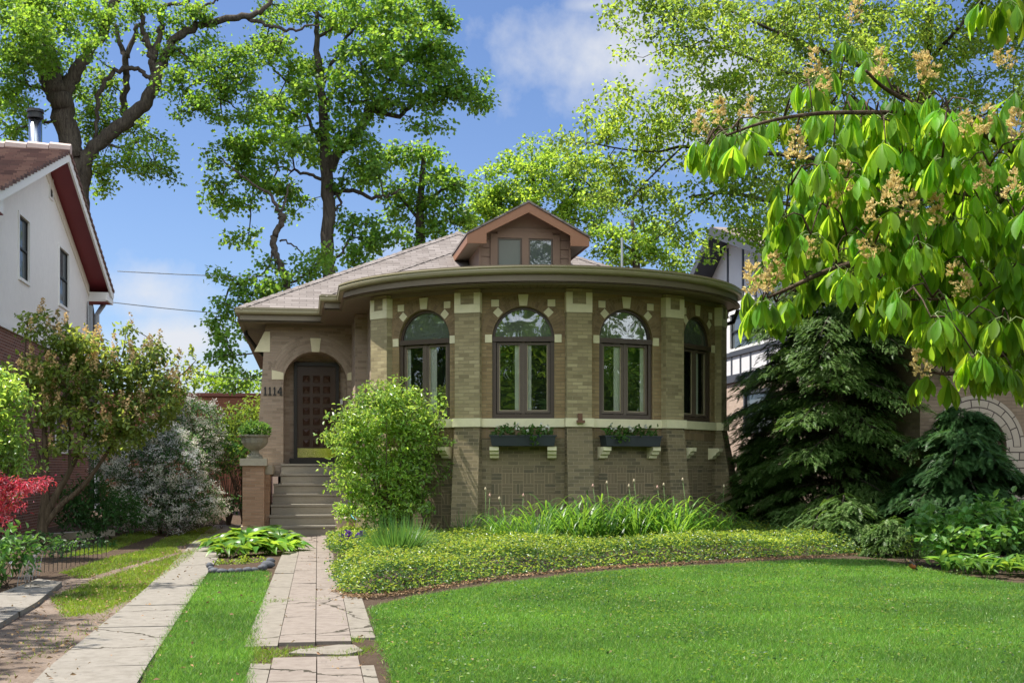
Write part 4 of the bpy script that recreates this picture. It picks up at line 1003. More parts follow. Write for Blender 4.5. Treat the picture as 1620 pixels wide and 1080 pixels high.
# ================================================================== PLANTS
LM.update({
 'maple': leaf('maple_leaf', (.085, .19, .03), (.36, .58, .06), .52, .55),
 'poplar': leaf('poplar_leaf', (.085, .185, .028), (.36, .58, .055), .52, .55),
 'lime': leaf('yellowgreen_leaf', (.12, .23, .035), (.48, .68, .07), .54, .5),
 'birch': leaf('birch_leaf', (.12, .21, .035), (.48, .64, .08), .54, .6),
 'hemlock': leaf('hemlock_needle', (.062, .13, .03), (.17, .31, .05), .34, .9, warm=((.22, .31, .11), .2)),
 'yew': leaf('yew_needle', (.04, .10, .03), (.10, .22, .05), .3, .7),
 'bush': leaf('bush_leaf', (.16, .30, .06), (.54, .74, .11), .44, .6, .6, .34),
 'lilac': leaf('lilac_leaf', (.12, .19, .05), (.46, .56, .09), .46, .8),
 'spirea': leaf('spirea_leaf', (.05, .13, .045), (.17, .34, .08), .35, .5),
 'petal': leaf('white_blossom', (.74, .74, .70), (.6, .6, .55), .3, .15, hue=0),
 'shade': leaf('shade_leaf', (.032, .095, .024), (.12, .28, .05), .35, .5),
 'euony': leaf('euonymus_leaf', (.10, .19, .03), (.36, .5, .06), .4, .4),
 'red': leaf('red_maple_leaf', (.30, .035, .06), (.72, .07, .11), .45, .5, warm=((.58, .30, .34), .4)),
 'hosta': leaf('hosta_leaf', (.09, .22, .03), (.38, .60, .06), .4, .7, .5, .36),
 'hydra': leaf('hydrangea_leaf', (.085, .21, .04), (.20, .40, .06), .36, .45, .5),
 'lily': leaf('daylily_leaf', (.075, .20, .03), (.32, .58, .06), .42, .4, .5, .38),
 'daff': leaf('daffodil_leaf', (.05, .14, .035), (.18, .36, .06), .36, .45, .5),
 'vinca': leaf('vinca_leaf', (.06, .14, .035), (.2, .36, .05), .32, .55, .55, .35),
 'vinca2': leaf('vinca_tip', (.27, .37, .045), (.50, .62, .06), .4, .4, .45, .4, warm=((.38, .33, .05), .08)),
 'buckeye': leaf('buckeye_leaf', (.085, .205, .022), (.56, .84, .055), .52, .85, .16, .48),
 'grass': leaf('grass_blade', (.088, .215, .032), (.30, .58, .07), .36, .95, .4, .45, warm=((.30, .36, .11), .10), patch_scale=.45),
 'grass2': leaf('sparse_grass', (.13, .22, .025), (.36, .52, .04), .36, .5, .3, .5, warm=((.26, .2, .1), .12)),
 'dry': leaf('dry_leaf', (.26, .17, .10), (.3, .2, .1), .15, .6, .1),
 'purple': leaf('purple_petal', (.09, .035, .22), (.15, .05, .35), .3, .5, .1),
 'blue': leaf('blue_petal', (.18, .17, .62), (.25, .22, .7), .3, .4, .1),
})

def smooth_path(pts, sub=5, jit=.0):
    out = []
    n = len(pts)
    for i in range(n-1):
        p0, p1, p2, p3 = pts[max(i-1, 0)], pts[i], pts[i+1], pts[min(i+2, n-1)]
        for k in range(sub):
            t = k/sub; q = .5*((2*p1)+(p2-p0)*t+(2*p0-5*p1+4*p2-p3)*t*t+(3*p1-p0-3*p2+p3)*t**3); out.append(q+rng.normal(size=4)*np.array([jit, jit, jit, 0]))
    out.append(pts[-1]); return out
def limb_pts(path, D):
    # (px, py, width_px[, D]) -> arrays x,y,z,r
    o = []
    for q in path:
        d = q[3] if len(q) > 3 else D
        p = P(q[0], q[1], d); o.append(np.array([p.x, p.y, p.z, q[2]/2*d/2000]))
    return o
def grow_twigs(nodes, cl, r0=.006, mat=None, parent=None, name='twig', sag=.06, maxr=.07):
    # join every leaf cluster to the nearest branch or already joined cluster
    nodes = np.array(nodes); dist = np.array([np.min(np.linalg.norm(nodes-c, axis=1)) for c in cl]); order = np.argsort(dist)
    allp = list(nodes); par = {}; cnt = {}
    arr = np.empty((len(nodes)+len(cl), 3)); arr[:len(nodes)] = nodes; m = len(nodes)
    dd = np.empty(len(arr)); dd[:m] = 0
    for q in order:
        c = cl[q]; dv = arr[:m]-c; ds = np.linalg.norm(dv, axis=1); k = int(np.argmin(ds+.35*dd[:m])); par[m] = k; arr[m] = c; dd[m] = dd[k]+ds[k]; m += 1
    w = np.ones(m)
    for i in range(m-1, len(nodes)-1, -1): w[par[i]] += w[i]
    V, Fc = [], []; off = 0
    for i in range(len(nodes), m):
        a, c = arr[par[i]], arr[i]; L = np.linalg.norm(c-a)
        if L < .02: continue
        mid = (a+c)/2+rng.normal(size=3)*L*.08-np.array([0, 0, -sag*L])
        ra, rc_ = min(maxr, r0*w[par[i]]**.45 if par[i] >= len(nodes) else r0*(w[i]+1)**.45), min(maxr, r0*w[i]**.45)
        t = (c-a)/L; s1 = np.cross(t, [.3, .2, .93]); s1 /= np.linalg.norm(s1)+1e-9; s2 = np.cross(t, s1)
        for p, r in ((a, ra), (mid, (ra+rc_)/2), (c, rc_)):
            for k in range(3): an = 2.094*k; V.append(p+r*(math.cos(an)*s1+math.sin(an)*s2))
        for j in range(2):
            for k in range(3): Fc.append((off+3*j+k, off+3*j+(k+1) % 3, off+3*j+3+(k+1) % 3, off+3*j+3+k))
        off += 9
    return fast_mesh(name, np.array(V), np.array(Fc), mat, parent, smooth=True)

def plant(name, label, cat, base, limbs, blobs, lm, L, dens, nl, cr, tmpl=LEAF, aspect=.72, group=None, D=0, bk='bark', r0=.006, droop=.25, shell=.25, crown='crown', trunk='trunk', updir=.9, flat_=.65, extra=None, twig=True, jit=.0, sub=5, depth=None, smooth=False, tip=None):
    kd, kn = {'tree': (1.1, 2.0), 'shrub': (1.8, 1.2)}.get(cat, (1., 1.)); cr *= .8 if cat == 'tree' else 1; L *= rng.uniform(.97, 1.03); dens *= kd; nl = int(nl*kn); L *= 1.08
    root = thing(name, label, cat, base, group); b = MB(); nodes = []
    for path in limbs:
        pp = smooth_path(limb_pts(path, D), sub, jit)
        b.tube([p[:3] for p in pp], [max(p[3]*(.84 if bk == 'bark' else 1), .004) for p in pp], 10 if pp[0][3] > .05 else 6); nodes += [p[:3] for p in pp]
    if b.v: b.build(trunk, M[bk], root, True)
    cl = []
    for q in blobs:
        px, py, d, rx, ry = q[:5]; k = q[5] if len(q) > 5 else 1.
        c = np.array(P(px, py, d)); ax, az = rx*d/2000, ry*d/2000; ay = depth or (ax+az)/2
        n = max(2, int(dens*k*math.pi*ax*az)); cl.append(c+in_ball(n, shell)*np.array([ax, ay, az]))
    cl = np.concatenate(cl)
    if twig and nodes: grow_twigs(nodes, cl, r0, M['twig'] if bk != 'bark' else M['bark'], root)
    n = len(cl)*nl; p = np.repeat(cl, nl, 0)+rnd(n)*np.array([cr, cr, cr*flat_])
    d = rnd(n)+np.array([0, 0, -droop])+unit(p-np.repeat(cl, nl, 0))*.8
    nn = rnd(n)*(1-updir*.55)+np.array([0, 0, updir])
    Ls = L*rng.uniform(.7, 1.25, n)
    mats = lm if isinstance(lm, list) else [lm]
    which = None
    if len(mats) > 1:
        t = tip if tip is not None else .5
        which = (rng.random(n) < t).astype(int)
    scatter(crown, tmpl, p, d, nn, Ls, Ls*aspect, [LM[m] for m in mats], root, which, smooth)
    if extra: extra(root, cl)
    return root

def ground_at(px, py): return G(px, py)
# --- the big poplar leaning over the white house
D0 = 45
limbsL = [[(128, 806, 66), (124, 500, 52), (120, 300, 44), (112, 235, 42), (100, 175, 42), (88, 140, 44), (78, 108, 40), (70, 70, 30), (60, 25, 22), (50, -40, 16)],
 [(98, 168, 26), (108, 135, 27), (125, 103, 24), (145, 78, 20), (166, 42, 18), (182, 8, 15), (198, -40, 11)],
 [(127, 420, 40), (128, 300, 32), (136, 255, 28), (160, 225, 27), (190, 198, 27), (225, 168, 25), (246, 130, 23), (258, 98, 19), (276, 65, 17), (310, 40, 15), (345, 33, 13), (385, 27, 12), (418, 14, 9), (436, -15, 6)],
 [(246, 125, 16), (240, 95, 15), (236, 72, 12), (226, 50, 9), (222, 25, 8), (205, -10, 5)],
 [(244, 100, 10), (250, 60, 10), (258, 38, 9), (250, 22, 8), (265, 10, 7), (300, 2, 5)],
 [(240, 128, 9), (222, 112, 8), (200, 108, 9), (172, 122, 9), (158, 142, 9), (152, 175, 8), (150, 220, 6)],
 [(195, 180, 14, 47), (197, 140, 13, 47), (198, 95, 12, 47), (188, 68, 9, 47), (182, 40, 8, 47)], [(199, 92, 10, 47), (212, 55, 9, 47), (226, 30, 8, 47), (232, -10, 6, 47)],
 [(385, 27, 8), (412, 36, 7), (440, 45, 6), (470, 47, 5), (505, 38, 3)], [(168, 228, 5), (195, 232, 4), (215, 226, 4), (232, 240, 2)], [(82, 150, 8), (66, 138, 7), (42, 137, 4)],
 [(315, 128, 4), (335, 122, 4), (350, 140, 3), (368, 168, 2)], [(95, 190, 6), (60, 195, 5), (28, 205, 5), (5, 212, 3)], [(275, 72, 5), (300, 95, 4), (330, 122, 3)], [(318, 30, 6), (320, 12, 5), (345, 2, 4)]]
bl = [(20, 30, 44, 70, 55), (75, 25, 45, 60, 45), (25, 110, 44, 60, 50), (20, 180, 44, 45, 45), (70, 90, 43, 40, 35), (130, 30, 44, 50, 38), (150, 75, 43, 28, 28, .7), (195, 22, 45, 45, 26), (140, 130, 46, 40, 35), (165, 175, 46, 34, 30), (120, 165, 47, 30, 24),
 (150, 215, 46, 30, 22), (205, 200, 46, 32, 22), (195, 262, 45, 38, 26), (158, 285, 46, 22, 30), (235, 235, 44, 34, 30), (250, 272, 44, 30, 18), (300, 30, 45, 44, 16), (340, 18, 45, 46, 16), (290, 100, 45, 34, 26), (330, 78, 45, 30, 16), (340, 115, 44, 52, 32), (285, 135, 44, 40, 24),
 (380, 130, 44, 40, 28), (350, 165, 44, 46, 22), (300, 175, 44, 40, 16), (395, 90, 44, 36, 22), (430, 78, 45, 32, 24), (440, 25, 46, 40, 22), (395, 195, 45, 22, 16), (250, 60, 46, 26, 22), (10, 235, 45, 30, 18), (45, 60, 42, 45, 45), (230, 15, 45, 30, 16)]
g0 = P(128, 806, D0); g0.z = 0
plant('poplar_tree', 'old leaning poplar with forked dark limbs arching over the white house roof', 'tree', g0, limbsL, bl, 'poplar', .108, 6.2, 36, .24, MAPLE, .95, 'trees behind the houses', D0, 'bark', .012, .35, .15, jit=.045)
# --- the maple behind the entry roof
D1 = 47
limbsM = [[(522, 806, 34), (521, 600, 30), (520, 435, 26), (518, 340, 25), (516, 262, 23), (513, 200, 20), (510, 160, 17), (505, 118, 15), (500, 70, 11), (502, 20, 8)],
 [(520, 268, 20), (538, 238, 19), (560, 214, 18), (580, 192, 16), (590, 172, 12), (606, 178, 9), (632, 184, 9), (650, 166, 8), (672, 152, 6), (700, 150, 4), (735, 160, 3)],
 [(578, 194, 13), (580, 160, 9), (578, 135, 7), (570, 100, 5)], [(584, 185, 11), (598, 160, 9), (615, 130, 8), (638, 100, 7), (648, 60, 5), (655, 20, 3)], [(513, 185, 8), (524, 150, 6), (545, 128, 5), (562, 118, 3)],
 [(508, 140, 8), (530, 95, 7), (550, 60, 6), (575, 25, 4)], [(514, 230, 9), (497, 205, 7), (478, 170, 6), (458, 135, 5), (425, 100, 3)], [(516, 285, 7), (490, 276, 6), (465, 270, 5), (440, 262, 3)], [(522, 310, 9), (550, 300, 8), (590, 312, 7), (615, 308, 5), (640, 300, 3)],
 [(522, 420, 6), (545, 392, 5), (556, 372, 4), (560, 340, 3)], [(500, 60, 7), (525, 40, 5), (480, 10, 4)], [(525, 300, 6), (540, 320, 5), (528, 335, 4)]]
bm = [(520, 20, D1, 55, 35), (585, 25, 46, 55, 35), (650, 25, 46, 55, 38), (690, 55, 46, 28, 40), (640, 75, 45, 60, 45), (580, 85, 46, 50, 40), (690, 100, 46, 40, 36), (735, 135, 46, 34, 30), (755, 150, 46, 20, 26), (700, 130, 46, 45, 30), (755, 172, 47, 14, 16), (675, 180, 46, 30, 26, .8), (690, 205, 46, 22, 14, .7), (620, 140, 46, 46, 30), (550, 130, 46, 36, 34), (485, 115, 47, 34, 34), (478, 145, 45, 34, 26),
 (600, 165, 47, 30, 18, .7), (440, 70, 47, 28, 24), (430, 150, 48, 26, 30, .8), (440, 200, 46, 46, 34), (400, 235, 46, 44, 32), (455, 240, 45, 44, 28), (365, 250, 46, 36, 24), (345, 280, 46, 24, 16), (330, 315, 46, 26, 12), (400, 285, 46, 40, 24), (455, 290, 47, 30, 24), (470, 325, 47, 22, 20), (545, 195, 46, 34, 34), (560, 240, 46, 36, 30), (585, 265, 46, 34, 24), (500, 225, 47, 24, 24), (565, 290, 47, 34, 16, .8), (380, 330, 46, 26, 20), (360, 380, 46, 24, 12, .8), (395, 370, 47, 18, 18, .7),
 (540, 345, 47, 20, 24, .8), (575, 372, 47, 36, 22), (610, 365, 47, 26, 16), (560, 410, 47, 34, 16), (520, 405, 46, 18, 18, .8), (590, 395, 47, 34, 14)]
g0 = P(522, 806, D1); g0.z = 0
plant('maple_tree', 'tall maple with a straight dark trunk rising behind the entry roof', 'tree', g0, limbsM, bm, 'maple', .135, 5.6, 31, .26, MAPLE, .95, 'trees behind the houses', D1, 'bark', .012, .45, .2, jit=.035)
limbsS = [[(470, 806, 20), (462, 520, 17), (455, 455, 15), (445, 425, 14), (436, 400, 13), (433, 380, 13), (440, 362, 12), (448, 345, 11), (438, 328, 8), (428, 312, 6), (410, 296, 5), (385, 280, 4), (362, 262, 3), (350, 250, 2)], [(440, 345, 5), (452, 318, 4), (458, 290, 3)], [(442, 380, 4), (465, 388, 3), (480, 402, 2)], [(433, 402, 5), (420, 430, 4), (405, 440, 3)], [(455, 450, 5), (490, 430, 4), (505, 415, 2)]]
bs = [(345, 430, 44, 20, 14, .8), (395, 450, 44, 34, 18), (440, 440, 43, 34, 24), (490, 425, 44, 34, 22), (495, 400, 44, 22, 14, .8), (415, 470, 44, 40, 20), (365, 475, 44, 30, 18), (355, 510, 44, 24, 26), (365, 545, 44, 26, 26), (350, 575, 44, 20, 20), (385, 520, 45, 20, 20), (425, 410, 44, 16, 18, .8), (380, 600, 46, 22, 14)]
g0 = P(470, 806, 44); g0.z = 0
plant('maple_tree', 'smaller crooked maple with a kinked trunk left of the tall one', 'tree', g0, limbsS, bs, 'maple', .13, 5.6, 30, .24, MAPLE, .95, 'trees behind the houses', 44, 'bark', .012, .5, .2, jit=.03)
g0 = P(668, 806, 52); g0.z = 0
plant('maple_tree', 'dark green tree showing over the main roof ridge left of the dormer', 'tree', g0, [[(668, 806, 26), (666, 420, 20), (664, 340, 16), (668, 280, 11), (672, 230, 7)], [(665, 330, 8), (700, 300, 6), (730, 290, 4)], [(665, 350, 7), (640, 320, 5), (625, 300, 3)]],
 [(625, 255, 52, 34, 24), (665, 262, 52, 40, 30), (640, 300, 52, 38, 26), (690, 300, 52, 40, 30), (650, 340, 52, 34, 24, .8), (700, 340, 52, 36, 26), (675, 380, 52, 40, 20), (725, 330, 52, 22, 28, .7), (715, 280, 52, 24, 20, .8), (740, 300, 53, 14, 30, .6)], 'maple', .155, 5.0, 26, .28, MAPLE, .95, 'trees behind the houses', 52, 'bark', .012, .4, .2)
g0 = P(850, 806, 56); g0.z = 0
plant('linden_tree', 'yellow green linden rising behind the dormer peak', 'tree', g0, [[(850, 806, 26), (850, 450, 22), (848, 370, 15), (845, 310, 10), (842, 260, 6)], [(849, 390, 9), (800, 330, 6), (770, 300, 4)], [(849, 370, 9), (900, 310, 6), (930, 270, 4)]],
 [(775, 300, 56, 30, 34), (810, 285, 56, 34, 40), (745, 335, 56, 24, 30, .8), (845, 275, 55, 38, 44), (885, 260, 56, 36, 34), (800, 330, 56, 48, 36), (870, 320, 55, 54, 44), (925, 285, 56, 40, 40), (770, 350, 56, 40, 30), (930, 330, 56, 40, 40), (850, 235, 56, 20, 20, .7)], 'lime', .15, 5.6, 28, .26, LEAF, .8, 'trees behind the houses', 56, 'bark', .012, .2, .2)
g0 = P(1010, 806, 54); g0.z = 0
plant('linden_tree', 'rounded bright green tree right of the roof vent pipe', 'tree', g0, [[(1010, 806, 22), (1008, 480, 18), (1005, 400, 12), (1000, 350, 7)], [(1006, 400, 7), (960, 370, 4)], [(1006, 390, 7), (1045, 370, 4)]],
 [(960, 385, 54, 34, 26), (1000, 370, 54, 40, 36), (1040, 385, 54, 34, 28), (985, 410, 54, 50, 20), (1055, 415, 54, 28, 18), (960, 335, 55, 34, 26, .7), (1075, 425, 54, 20, 10)], 'lime', .15, 5.2, 28, .26, LEAF, .8, 'trees behind the houses', 54, 'bark', .012, .2, .2)
g0 = P(372, 806, 62); g0.z = 0
plant('linden_tree', 'low bright trees behind the brick garage parapet', 'tree', g0, [[(372, 806, 18), (370, 660, 14), (370, 610, 8)]], [(330, 612, 62, 26, 12), (365, 600, 62, 34, 20), (400, 606, 62, 24, 16), (345, 590, 62, 24, 12)], 'lime', .16, 5.2, 26, .26, LEAF, .8, 'trees behind the houses', 62, 'bark', .012, .2, .2)

# --- birch over the bay
D2 = 20.5
limbsB = [[(1430, 851, 26, 27), (1431, 760, 24, 27), (1434, 640, 22, 26.5), (1440, 500, 21, 25.5), (1448, 360, 22, 24), (1456, 220, 19, 22.5), (1464, 110, 16, 21.5), (1472, 30, 14), (1478, -60, 10)],
 [(1446, 420, 11, 24.6), (1380, 370, 10), (1300, 335, 9), (1220, 318, 8), (1170, 308, 7), (1135, 305, 6), (1090, 312, 4)], [(1452, 300, 10, 23.4), (1350, 262, 9), (1240, 245, 8), (1130, 240, 7), (1080, 232, 6), (1040, 240, 4), (985, 236, 3), (930, 225, 2)],
 [(1460, 180, 10, 22.2), (1390, 120, 9), (1300, 80, 8), (1215, 45, 6), (1150, 15, 4)], [(1456, 230, 9, 22.6), (1340, 150, 7), (1230, 110, 5), (1130, 70, 4)], [(1466, 100, 8, 21.4), (1520, 40, 6), (1560, -10, 4)], [(1450, 330, 9, 23.7), (1530, 270, 7), (1600, 230, 4)], [(1444, 450, 8, 25), (1340, 420, 6), (1260, 420, 5), (1190, 380, 3)], [(1135, 305, 4), (1080, 345, 3), (1035, 380, 2)], [(1080, 232, 4), (1020, 290, 3), (990, 330, 2)]]
bb = [(985, 25, D2, 40, 30, .9), (1040, 15, D2, 40, 26), (1000, 70, D2, 30, 20, .6), (1090, 40, 20, 50, 40), (1150, 20, 20, 50, 34), (1080, 100, 21, 46, 34, .8), (1140, 95, 20, 50, 44), (1210, 50, 21, 60, 50), (1280, 40, 20, 60, 46), (1210, 130, 20, 60, 44), (1280, 120, 21, 60, 46), (1350, 30, 21, 60, 44), (1420, 30, 20, 60, 44), (1350, 110, 20, 60, 46), (1430, 110, 21, 60, 46), (1500, 60, 21, 60, 54), (1570, 40, 21, 55, 50, .8), (1500, 140, 21, 60, 44), (1590, 130, 21, 50, 44, .7),
 (945, 195, D2, 44, 24), (905, 215, D2, 26, 16, .8), (1000, 195, D2, 44, 30), (985, 150, D2, 36, 20, .7), (1050, 180, 20, 46, 34), (1110, 190, 20, 46, 40), (1170, 190, 20, 50, 40), (1240, 200, 21, 54, 40), (1310, 200, 21, 54, 44), (930, 250, D2, 34, 20, .7), (990, 250, 21, 44, 30), (1050, 245, 21, 44, 30, .8), (1010, 300, 21, 40, 30, .8), (960, 300, 21, 34, 26, .7), (1060, 300, 20, 34, 24, .7), (1090, 350, 20, 34, 30, .7), (1045, 345, 21, 34, 26, .7), (1075, 395, 20, 26, 26, .55), (1120, 390, 20, 22, 24, .5), (1130, 300, 20, 40, 34, .8), (1150, 350, 20, 30, 30, .5),
 (1180, 280, 20, 50, 40), (1180, 350, 20, 36, 34, .8), (1240, 290, 21, 50, 44), (1300, 280, 21, 50, 44), (1230, 365, 20, 46, 40), (1290, 370, 21, 50, 44), (1360, 300, 22, 55, 50), (1350, 390, 22, 50, 50), (1250, 430, 20, 46, 34), (1310, 440, 21, 40, 34), (1400, 220, 22, 60, 50), (1450, 300, 22, 60, 60), (1530, 230, 22, 60, 60), (1590, 280, 22, 50, 70, .9), (1420, 400, 23, 60, 60), (1510, 370, 23, 60, 60), (1590, 400, 23, 50, 60, .8), (1500, 460, 23, 60, 40), (1300, -70, 21, 80, 60), (1420, -90, 21, 90, 70), (1540, -70, 21, 90, 70), (1660, 0, 21, 80, 90), (1680, 160, 22, 70, 90), (1700, 320, 22, 70, 90), (1600, -180, 21, 120, 70), (1450, -200, 21, 120, 70)]
g0 = P(1430, 851, 27); g0.z = 0
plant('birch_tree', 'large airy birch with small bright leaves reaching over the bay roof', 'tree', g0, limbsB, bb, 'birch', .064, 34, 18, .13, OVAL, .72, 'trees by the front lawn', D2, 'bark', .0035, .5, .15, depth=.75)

# --- hemlocks at the right of the bay
def conifer(name, label, px, D, base_z, top, layers, rmax, lm, seed, group, nd=2600, low=.15, skip=.0, leaf_len=.24, squash=1.0):
    b0 = P(px, 740, D); b0.z = base_z
    root = thing(name, label, 'tree' if 'hemlock' in name else 'shrub', b0, group)
    t = MB(); t.tube([b0-Vector((0, 0, .1)), b0+Vector((.03, 0, top*.4)), b0+Vector((-.03, .02, top*.75)), b0+Vector((0, 0, top))], [.13*top/6, .1*top/6, .055*top/6, .015], 9); t.build('trunk', M['bark'], root, True)
    pp, dd, nn, LL = [], [], [], []; br = MB()
    for k in range(layers):
        f = (k+rng.random())/layers; z = low*top+(1-low)*top*f; Lb = rmax*(1-f)**(.62 if top < 6 else .38)*rng.uniform(.35, 1.2)+.12
        a = rng.uniform(0, 2*math.pi); dv = np.array([math.cos(a), math.sin(a)*squash, 0]); o = np.array(b0)+np.array([0, 0, z-base_z*0])
        m = 9; pts = []
        for i in range(m+1):
            s = i/m; pts.append(o+dv*Lb*s+np.array([0, 0, .16*Lb*s-.42*Lb*s*s]))
        br.tube(pts, [max(.004, .02*(1-i/m)*Lb) for i in range(m+1)], 4, cap=False)
        ns = int(nd/layers*(.4+Lb/rmax*1.1)); s = rng.random(ns)**.6; side = np.sign(rng.normal(size=ns))
        base = np.array([np.interp(s, np.linspace(0, 1, m+1), [q[j] for q in pts]) for j in range(3)]).T
        sd = np.array([-dv[1], dv[0], 0]); w = rng.random(ns)*(.5*Lb*(1-.6*s))*side
        base = base+sd*w[:, None]+dv*(np.abs(w)*.35)[:, None]+rnd(ns)*.03; base[:, 2] -= np.abs(w)*.3
        d = dv*rng.uniform(.5, 1.1, ns)[:, None]+sd*(side*rng.uniform(.3, 1.1, ns))[:, None]+np.array([0, 0, -.35])+rnd(ns)*.18
        pp.append(base); dd.append(d); nn.append(np.array([0, 0, 1.])+rnd(ns)*.28); LL.append(leaf_len*rng.uniform(.6, 1.2, ns))
    br.build('branch', M['bark'], root)
    L = np.concatenate(LL); scatter('crown', NEEDLE, np.concatenate(pp), np.concatenate(dd), np.concatenate(nn), L, L*.8, LM[lm], root)
conifer('hemlock_tree', 'dark drooping hemlock beside the right corner of the bay', 1325, 25.0, 0, 7.8, 190, 2.2, 'hemlock', 1, 'conifers right of the bay', 66000, .03, leaf_len=.155)
conifer('hemlock_tree', 'slimmer hemlock between the bay corner and the dark drooping one', 1256, 26.4, 0, 5.6, 110, 1.7, 'hemlock', 4, 'conifers right of the bay', 22000, .04, leaf_len=.16)
conifer('hemlock_tree', 'shaded hemlock farther right in front of the brick porch', 1520, 23.2, 0, 2.6, 80, 2.0, 'yew', 2, 'conifers right of the bay', 20000, .05)
conifer('hemlock_tree', 'tall dark hemlock standing at the back between bay and timbered house', 1405, 27.5, 0, 8.6, 140, 2.3, 'hemlock', 2, 'conifers right of the bay', 42000, .08, leaf_len=.19)
conifer('yew_shrub', 'low spreading yew in front of the hemlock trunk', 1335, 23.2, 0, 1.0, 46, 1.35, 'hemlock', 3, 'conifers right of the bay', 13000, .05, leaf_len=.22)
conifer('yew_shrub', 'small bluish yew between the ground cover and the broad leaved shrub', 1415, 21.6, 0, .62, 30, .55, 'hemlock', 3, 'conifers right of the bay', 5000, .1, leaf_len=.16)
conifer('yew_shrub', 'narrow yew tucked against the right end of the bay', 1205, 26.0, 0, 2.2, 50, .9, 'hemlock', 3, 'conifers right of the bay', 9000, .05, leaf_len=.22)

# --- shrubs
def stems(c, n, h, spread, w=.018):
    out = []
    for k in range(n):
        a = rng.uniform(0, 6.283); s = spread*rng.uniform(.4, 1); q = []
        for i in range(5):
            t = i/4; q.append(np.array([c[0]+math.cos(a)*s*t**1.2+rng.normal()*.02, c[1]+math.sin(a)*s*t**1.2+rng.normal()*.02, c[2]+h*t*rng.uniform(.95, 1.05), w*(1-.8*t)]))
        out.append(q)
    return out
_lp = limb_pts
def limb_pts(path, D): return path if isinstance(path[0], np.ndarray) else _lp(path, D)
c = P(612, 740, 23.7); c.z = 0
plant('round_shrub', 'large rounded bright green shrub in front of the left end of the bay', 'shrub', c, stems((c.x, c.y, .05), 16, 2.3, .85, .022), [(610, 690, 23.7, 72, 68), (590, 660, 23.6, 50, 44), (640, 655, 23.7, 48, 42), (660, 690, 23.8, 40, 50), (560, 700, 23.6, 40, 44), (610, 760, 23.7, 72, 46), (575, 750, 23.5, 46, 40), (650, 755, 23.7, 44, 36), (610, 630, 23.7, 44, 22), (690, 668, 23.8, 16, 16, .6), (520, 735, 23.6, 12, 12, .6), (540, 690, 23.6, 22, 16, .6), (702, 742, 23.8, 12, 6, .9), (512, 688, 23.6, 8, 7, .9), (530, 660, 23.7, 9, 8, .9), (632, 608, 23.7, 9, 9, .9), (585, 616, 23.7, 10, 8, .9), (697, 640, 23.8, 8, 8, .9), (522, 770, 23.6, 9, 9, .9), (704, 700, 23.8, 8, 8, .9), (605, 800, 23.6, 62, 24), (575, 812, 23.4, 44, 16), (645, 805, 23.5, 36, 18)],
      'bush', .078, 40, 15, .075, OVAL, .5, None, 0, 'bark2', .003, .15, .35, crown='foliage', trunk='stem', depth=.62)
# lilac
LB = G(66, 858); dL = 24.6
LB = P(68, 740, dL); LB.z = 0
lil = [[(66, 862, 20), (68, 820, 16), (72, 780, 13), (72, 730, 10), (70, 680, 8), (66, 620, 5)], [(68, 830, 13), (85, 790, 11), (110, 745, 9), (130, 700, 7), (150, 640, 5), (165, 580, 3)], [(68, 835, 11), (95, 800, 9), (130, 770, 8), (160, 730, 6), (200, 670, 4), (250, 620, 3)], [(72, 760, 8), (55, 700, 6), (45, 640, 4), (40, 560, 3), (45, 500, 2)], [(110, 745, 6), (110, 680, 5), (105, 610, 4), (120, 560, 2)], [(200, 670, 4), (230, 600, 3), (250, 550, 2), (210, 520, 1)], [(150, 640, 3), (190, 570, 2), (200, 520, 1)], [(250, 620, 3), (290, 590, 2), (310, 570, 1)]]
blo = [(50, 505, dL, 22, 26, .7), (75, 530, dL, 24, 26, .8), (110, 545, dL, 34, 26), (140, 560, dL, 34, 36), (55, 590, dL, 40, 26), (100, 600, dL, 46, 36, .8), (150, 610, dL, 44, 40), (195, 580, dL, 36, 36, .8), (200, 530, dL, 14, 20, .5), (235, 560, dL, 28, 30, .6), (225, 610, dL, 40, 36), (275, 590, dL, 34, 28, .6), (300, 575, dL, 18, 18, .5), (60, 640, dL, 36, 28, .8), (110, 660, dL, 46, 30, .7), (170, 660, dL, 46, 36), (220, 660, dL, 40, 34), (265, 640, dL, 34, 30, .9), (140, 700, dL, 44, 24, .6), (195, 700, dL, 34, 20, .7), (90, 700, dL, 26, 20, .5)]
def lilac_bloom(root, cl):
    k = rng.permutation(len(cl))[:int(len(cl)*.45)]; c = cl[k]+np.array([0, -.05, .08]); n = 34
    t = rng.random((len(c), n)); a = rng.random((len(c), n))*6.283; r = (.075*(1-t)+.012)*rng.uniform(.5, 1, t.shape); h = t*.26
    p = (c[:, None, :]+np.stack([r*np.cos(a), r*np.sin(a), h], -1)).reshape(-1, 3)
    scatter('spent_blossom', LEAF, p, rnd(len(p))+np.array([0, 0, .4]), rnd(len(p)), .05, .042, M['bloom'], root)
plant('lilac_tree', 'sprawling lilac with tan spent flower heads in front of the white house', 'tree', LB, lil, blo, 'lilac', .098, 42, 11, .11, OVAL, .6, None, dL, 'bark2', .003, .25, .15, extra=lilac_bloom, depth=.7)
